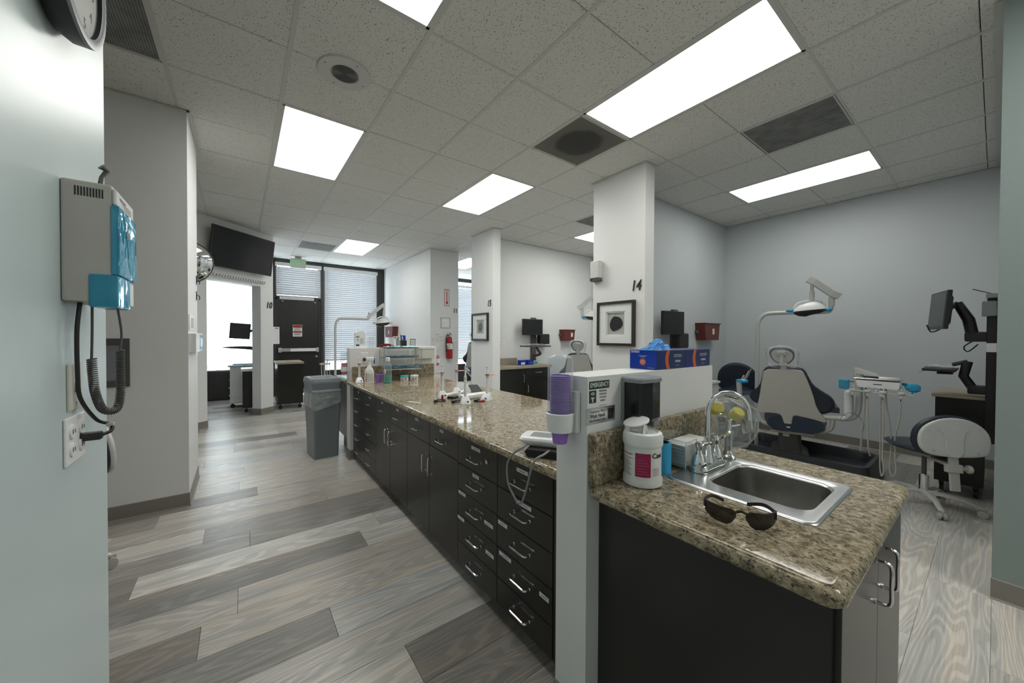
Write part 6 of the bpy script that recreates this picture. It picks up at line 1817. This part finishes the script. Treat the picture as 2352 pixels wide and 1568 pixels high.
for x in (-0.17, 0.36):
    for y in (0.07, 0.25):
        b = M(); b.T = Matrix.Translation((x, y, 0.035)); b.lathe([(0.02, -0.012), (0.035, -0.010), (0.035, 0.010), (0.02, 0.012)], n=14, T=Matrix.Rotation(R(90), 4, 'X')); b.box(-0.01, 0.01, -0.015, 0.015, 0.03, 0.066); b.obj('caster', 'black', t)

# sharps containers
def sharps(loc, rz, label, w=0.36, h=0.20):
    t = thing('sharps_container', label, 'sharps container', loc, rz, 'dark red sharps containers')
    b = M(); b.rings([[(-d_, x, z) for x, z in ((-w / 2 * k, 0), (w / 2 * k, 0), (w / 2, h), (-w / 2, h))] for d_, k in ((0.0, 0.88), (0.13, 0.86))], smooth=False); b.obj('tub', 'sharps', t)
    M().box(-0.145, 0.0, -w / 2 - 0.012, w / 2 + 0.012, h, h + 0.012, 0.003, 1).obj('lid', 'sharps', t)
    M().box(-0.1325, -0.129, w * 0.24 - 0.16, w * 0.24 - 0.11, 0.08, 0.16).obj('label', 'paper', t)
    M().box(-0.05, 0.0, w / 2 - 0.01, w / 2 + 0.02, 0.09, 0.14, 0.004, 1).obj('lock', 'dgrey', t)
    return t
sharps((5.25, 2.50, 1.27), R(90), 'dark red sharps container on the back wall of the right room', 0.44, 0.225)
sharps((5.17, 5.16, 1.23), R(90), 'dark red sharps container on the middle bay wall', 0.30, 0.21)
sharps((2.90, 8.55, 1.28), R(0), 'dark red sharps container on the white wall beside the far blinds', 0.55, 0.24)

# ------------------------------------------------------------------ middle bay cabinet
t = thing('bay_cabinet', 'dark cabinet with oak counter in the middle bay', 'cabinet', (3.95, 4.82, 0))
M().box(-0.67, 0.50, 0, 0.33, 0.10, 0.765).obj('body', 'laminate', t)
M().box(-0.67, 0.48, 0.05, 0.33, 0, 0.10).obj('toe_kick', 'laminate_edge', t)
tp = M().box(-0.68, 0.53, -0.03, 0.335, 0.766, 0.812, 0.003, 1).obj('worktop', 'wood', t)
M().box(-0.68, 0.0, 0.315, 0.335, 0.812, 0.93, 0.002, 1).obj('splash', 'wood', t)
for a, bb in ((-0.66, -0.08), (-0.07, 0.49)):
    d_ = M().box(a, bb, -0.019, -0.001, 0.11, 0.60 if a > -0.1 else 0.76, 0.001, 1).obj('door', 'laminate', t)
    pull(d_, Matrix.Translation(((-0.12 if a < -0.1 else -0.03), -0.019, 0.42 if a > -0.1 else 0.60)) @ Matrix.Rotation(R(90), 4, 'Y'), 0.12)
d_ = M().box(-0.07, 0.49, -0.019, -0.001, 0.606, 0.76, 0.001, 1).obj('drawer', 'laminate', t)
pull(d_, Matrix.Translation((0.22, -0.019, 0.69)), 0.1201)
for k, (x, y, c_, c2, lb) in enumerate(((3.93, 4.92, 'blue_card', 'white_m', 'small blue and white box, left on the oak counter'), (4.09, 4.92, 'blue_card', 'orange', 'blue box with an orange dot in the middle of the oak counter'), (4.23, 4.93, 'white_m', 'teal', 'small white box at the right end of the oak counter'))):
    t = thing('supply_box', lb, 'box', (x, y, 0.8125))
    M().box(-0.065, 0.065, 0, 0.09, 0, 0.085 if k < 2 else 0.065, 0.002, 1).obj('carton', c_, t)
    if k == 1:
        M().lathe([(0.018, 0), (0.018, 0.001)], n=16, T=FY(0.01, -0.0005, 0.035)).obj('orange_dot', 'orange', t)
    else:
        M().box(-0.055, 0.03, -0.001, 0.0005, 0.01, 0.05).obj('label', c2, t)
t = thing('wall_outlet', 'white outlet on the middle bay wall beside pier 15', 'outlet', (3.66, 5.16, 1.19))
M().box(-0.037, 0.037, -0.006, 0, -0.06, 0.06, 0.002, 1).obj('plate', 'white', t)
b = M()
for z in (-0.02, 0.02):
    b.box(-0.01, -0.005, -0.0068, -0.006, z - 0.006, z + 0.006); b.box(0.005, 0.01, -0.0068, -0.006, z - 0.006, z + 0.006)
b.obj('slots', 'dgrey', t)

# ------------------------------------------------------------------ bay behind the opening and carts near the black door
t = thing('rolling_cabinet', 'dark rolling cabinet with an oak top beside the black exit door', 'cabinet', (0.66, 7.86, 0))
M().box(-0.155, 0.235, -0.30, 0.30, 0.09, 0.80).obj('body', 'laminate', t)
M().box(-0.17, 0.25, -0.32, 0.32, 0.80, 0.835, 0.003, 1).obj('top', 'wood', t)
M().lathe([(0.05, 0), (0.05, 0.001)], c=(0.03, -0.1, 0.835), n=20).obj('disposal_hole', 'black_m', t)
for x in (-0.11, 0.19):
    for y in (-0.25, 0.25):
        b = M(); b.T = Matrix.Translation((x, y, 0.032)); b.lathe([(0.02, -0.012), (0.032, -0.010), (0.032, 0.010), (0.02, 0.012)], n=14, T=Matrix.Rotation(R(90), 4, 'X')); b.box(-0.01, 0.01, -0.015, 0.015, 0.03, 0.06); b.obj('caster', 'black', t)
t = thing('wall_transformer', 'small white wall unit at the right side of the post marked 10', 'medical device', (0.47, 7.55, 1.16))
b = M(); b.box(-0.035, 0.065, 0, 0.10, 0.0, 0.30, 0.006); b.obj('housing', 'white', t)
M().box(0.0, 0.05, -0.001, 0.002, 0.27, 0.285).obj('vent_slots', 'dgrey', t)
t = thing('white_cart', 'white rolling supply cart in the bay behind the opening', 'cart', (0.02, 8.25, 0))
M().box(-0.19, 0.24, -0.05, 0.35, 0.10, 0.74).obj('body', 'white_m', t)
M().box(-0.22, 0.26, -0.07, 0.37, 0.74, 0.77, 0.003, 1).obj('top', 'beige_l', t)
M().box(-0.20, 0.25, -0.06, 0.36, 0.085, 0.10).obj('base_plate', 'beige_l', t)
b = M()
for z in (0.22, 0.36, 0.50):
    b.cyl((-0.19, 0.0, z), (-0.205, 0.0, z), 0.008, n=8)
b.obj('knobs', 'satin', t)
for x in (-0.15, 0.2):
    b = M(); b.T = Matrix.Translation((x, 0, 0.035)); b.lathe([(0.02, -0.012), (0.035, -0.010), (0.035, 0.010), (0.02, 0.012)], n=14, T=Matrix.Rotation(R(90), 4, 'X')); b.box(-0.01, 0.01, -0.015, 0.015, 0.03, 0.052); b.obj('caster', 'black', t)
M().tube(spl([(0.02, -0.08, 0.765), (0.0, -0.09, 0.65), (0.02, -0.09, 0.50), (-0.01, -0.085, 0.40), (0.03, -0.08, 0.33)]), 0.004, 6).obj('hanging_cord', 'dgrey', t)
o = M().box(-0.16, 0.18, 0.0, 0.2, 0, 0.02, 0.006).obj('blue_bag', 'blue'); o.location = (0.03, 8.28, 0.7702); tag(o, 'pale blue wrapped pack lying on the white cart', 'pack')
t = thing('dark_cart', 'dark drawer cart left of the post marked 10', 'cart', (0.17, 7.58, 0))
M().box(-0.16, 0.13, 0, 0.35, 0.08, 0.70).obj('body', 'laminate', t)
M().box(-0.18, 0.14, -0.015, 0.36, 0.70, 0.745, 0.003, 1).obj('top', 'white', t)
M().cyl((-0.03, -0.012, 0.645), (0.10, -0.012, 0.645), 0.006, n=8).obj('handle', 'satin', t)
for x in (-0.11, 0.09):
    b = M(); b.T = Matrix.Translation((x, 0.05, 0.03)); b.lathe([(0.018, -0.012), (0.03, -0.010), (0.03, 0.010), (0.018, 0.012)], n=14, T=Matrix.Rotation(R(90), 4, 'X')); b.box(-0.01, 0.01, -0.015, 0.015, 0.02, 0.052); b.obj('caster', 'black', t)
t = thing('far_workstation', 'black monitor and wrapped keyboard against the bright blind', 'workstation', (0.35, 8.0, 0))
TS_ = Matrix.Translation((-0.37, 0, 1.385)) @ Matrix.Rotation(R(4), 4, 'Y')
b = M(); b.T = TS_; b.box(-0.148, 0.148, 0, 0.03, -0.137, 0.137, 0.005); b.obj('monitor', 'black', t)
b = M(); b.tube([(-0.25, 0.03, 1.38), (-0.18, 0.05, 1.40), (0.05, 0.07, 1.42)], [0.03, 0.02, 0.025], 8); b.tube([(0.05, 0.07, 0.0), (0.05, 0.07, 1.45)], 0.03, 8); b.obj('arm', 'black', t)
b = M(); b.rings([[(x, y, z) for y, z in ((-0.08, zc - 0.02 * k), (0.12, zc - 0.02 * k), (0.14, zc + 0.02 * k), (-0.08, zc + 0.03 * k))] for x, zc, k in ((-0.61, 1.10, 0.15), (-0.50, 1.095, 0.7), (-0.35, 1.09, 1), (-0.22, 1.08, 1.2), (-0.12, 1.04, 1.2))]); b.obj('keyboard_tray', 'black', t)
b = M(); rs = random.Random(14); b.rings([[(-0.60 + 0.4 * i / 10, -0.09 + 0.2 * j / 4, 1.12 + rs.uniform(0, 0.03) * (i / 10)) for i in range(11)] for j in range(5)], False, False, closed=False, smooth=False); b.obj('plastic_cover', 'clearf', t)
b = M(); b.tube([(-0.13, 0.05, 1.04), (0.05, 0.07, 0.98)], 0.03, 8); b.obj('tray_arm', 'black', t)
t = thing('white_side_cabinet', 'white cabinet edge between the glove boxes and the navy stool', 'cabinet', (4.72, 2.38, 0))
M().box(-0.22, 0.21, -0.24, 0.10, 0.0, 0.72, 0.004, 1).obj('body', 'white_m', t)
M().box(-0.23, 0.225, -0.255, 0.11, 0.72, 0.75, 0.006).obj('top', 'white', t)

# small things at the far bays and the right edge
t = thing('suction_stand', 'pale hoses hanging on a slim stand between the trash can and the far blind', 'suction stand', (1.17, 7.05, 0), 0.2)
M().cyl((0, 0, 0.02), (0, 0, 0.86), 0.012, n=10).obj('post', 'beige', t)
M().lathe([(0.10, 0), (0.10, 0.015), (0.03, 0.025)], n=20).obj('foot', 'beige', t)
M().box(-0.09, 0.09, -0.02, 0.02, 0.80, 0.83, 0.006).obj('holder', 'beige_l', t)
for k in range(4):
    x = -0.07 + 0.045 * k
    M().tube(spl([(x, -0.03, 0.84), (x, -0.035, 0.70), (x + 0.01, -0.04, 0.50), (x * 0.5, -0.03, 0.36), (0, -0.01, 0.45)]), 0.007, 7).obj('hose', 'beige', t)
M().tube(spl([(0.02, -0.03, 0.83), (0.035, -0.03, 0.88), (0.05, -0.03, 0.87)]), 0.008, 7).obj('blue_tip', 'blue', t)
t = thing('router', 'dark box with a thin antenna on top of the wall rail at the right edge', 'router', (4.66, 0.0, 1.62))
M().box(-0.03, 0.05, 0.0, 0.055, 0.0, 0.035, 0.004).obj('case', 'grey', t)
M().cyl((-0.01, 0.03, 0.035), (-0.04, 0.12, 0.075), 0.004, n=6).obj('antenna', 'dgrey', t)
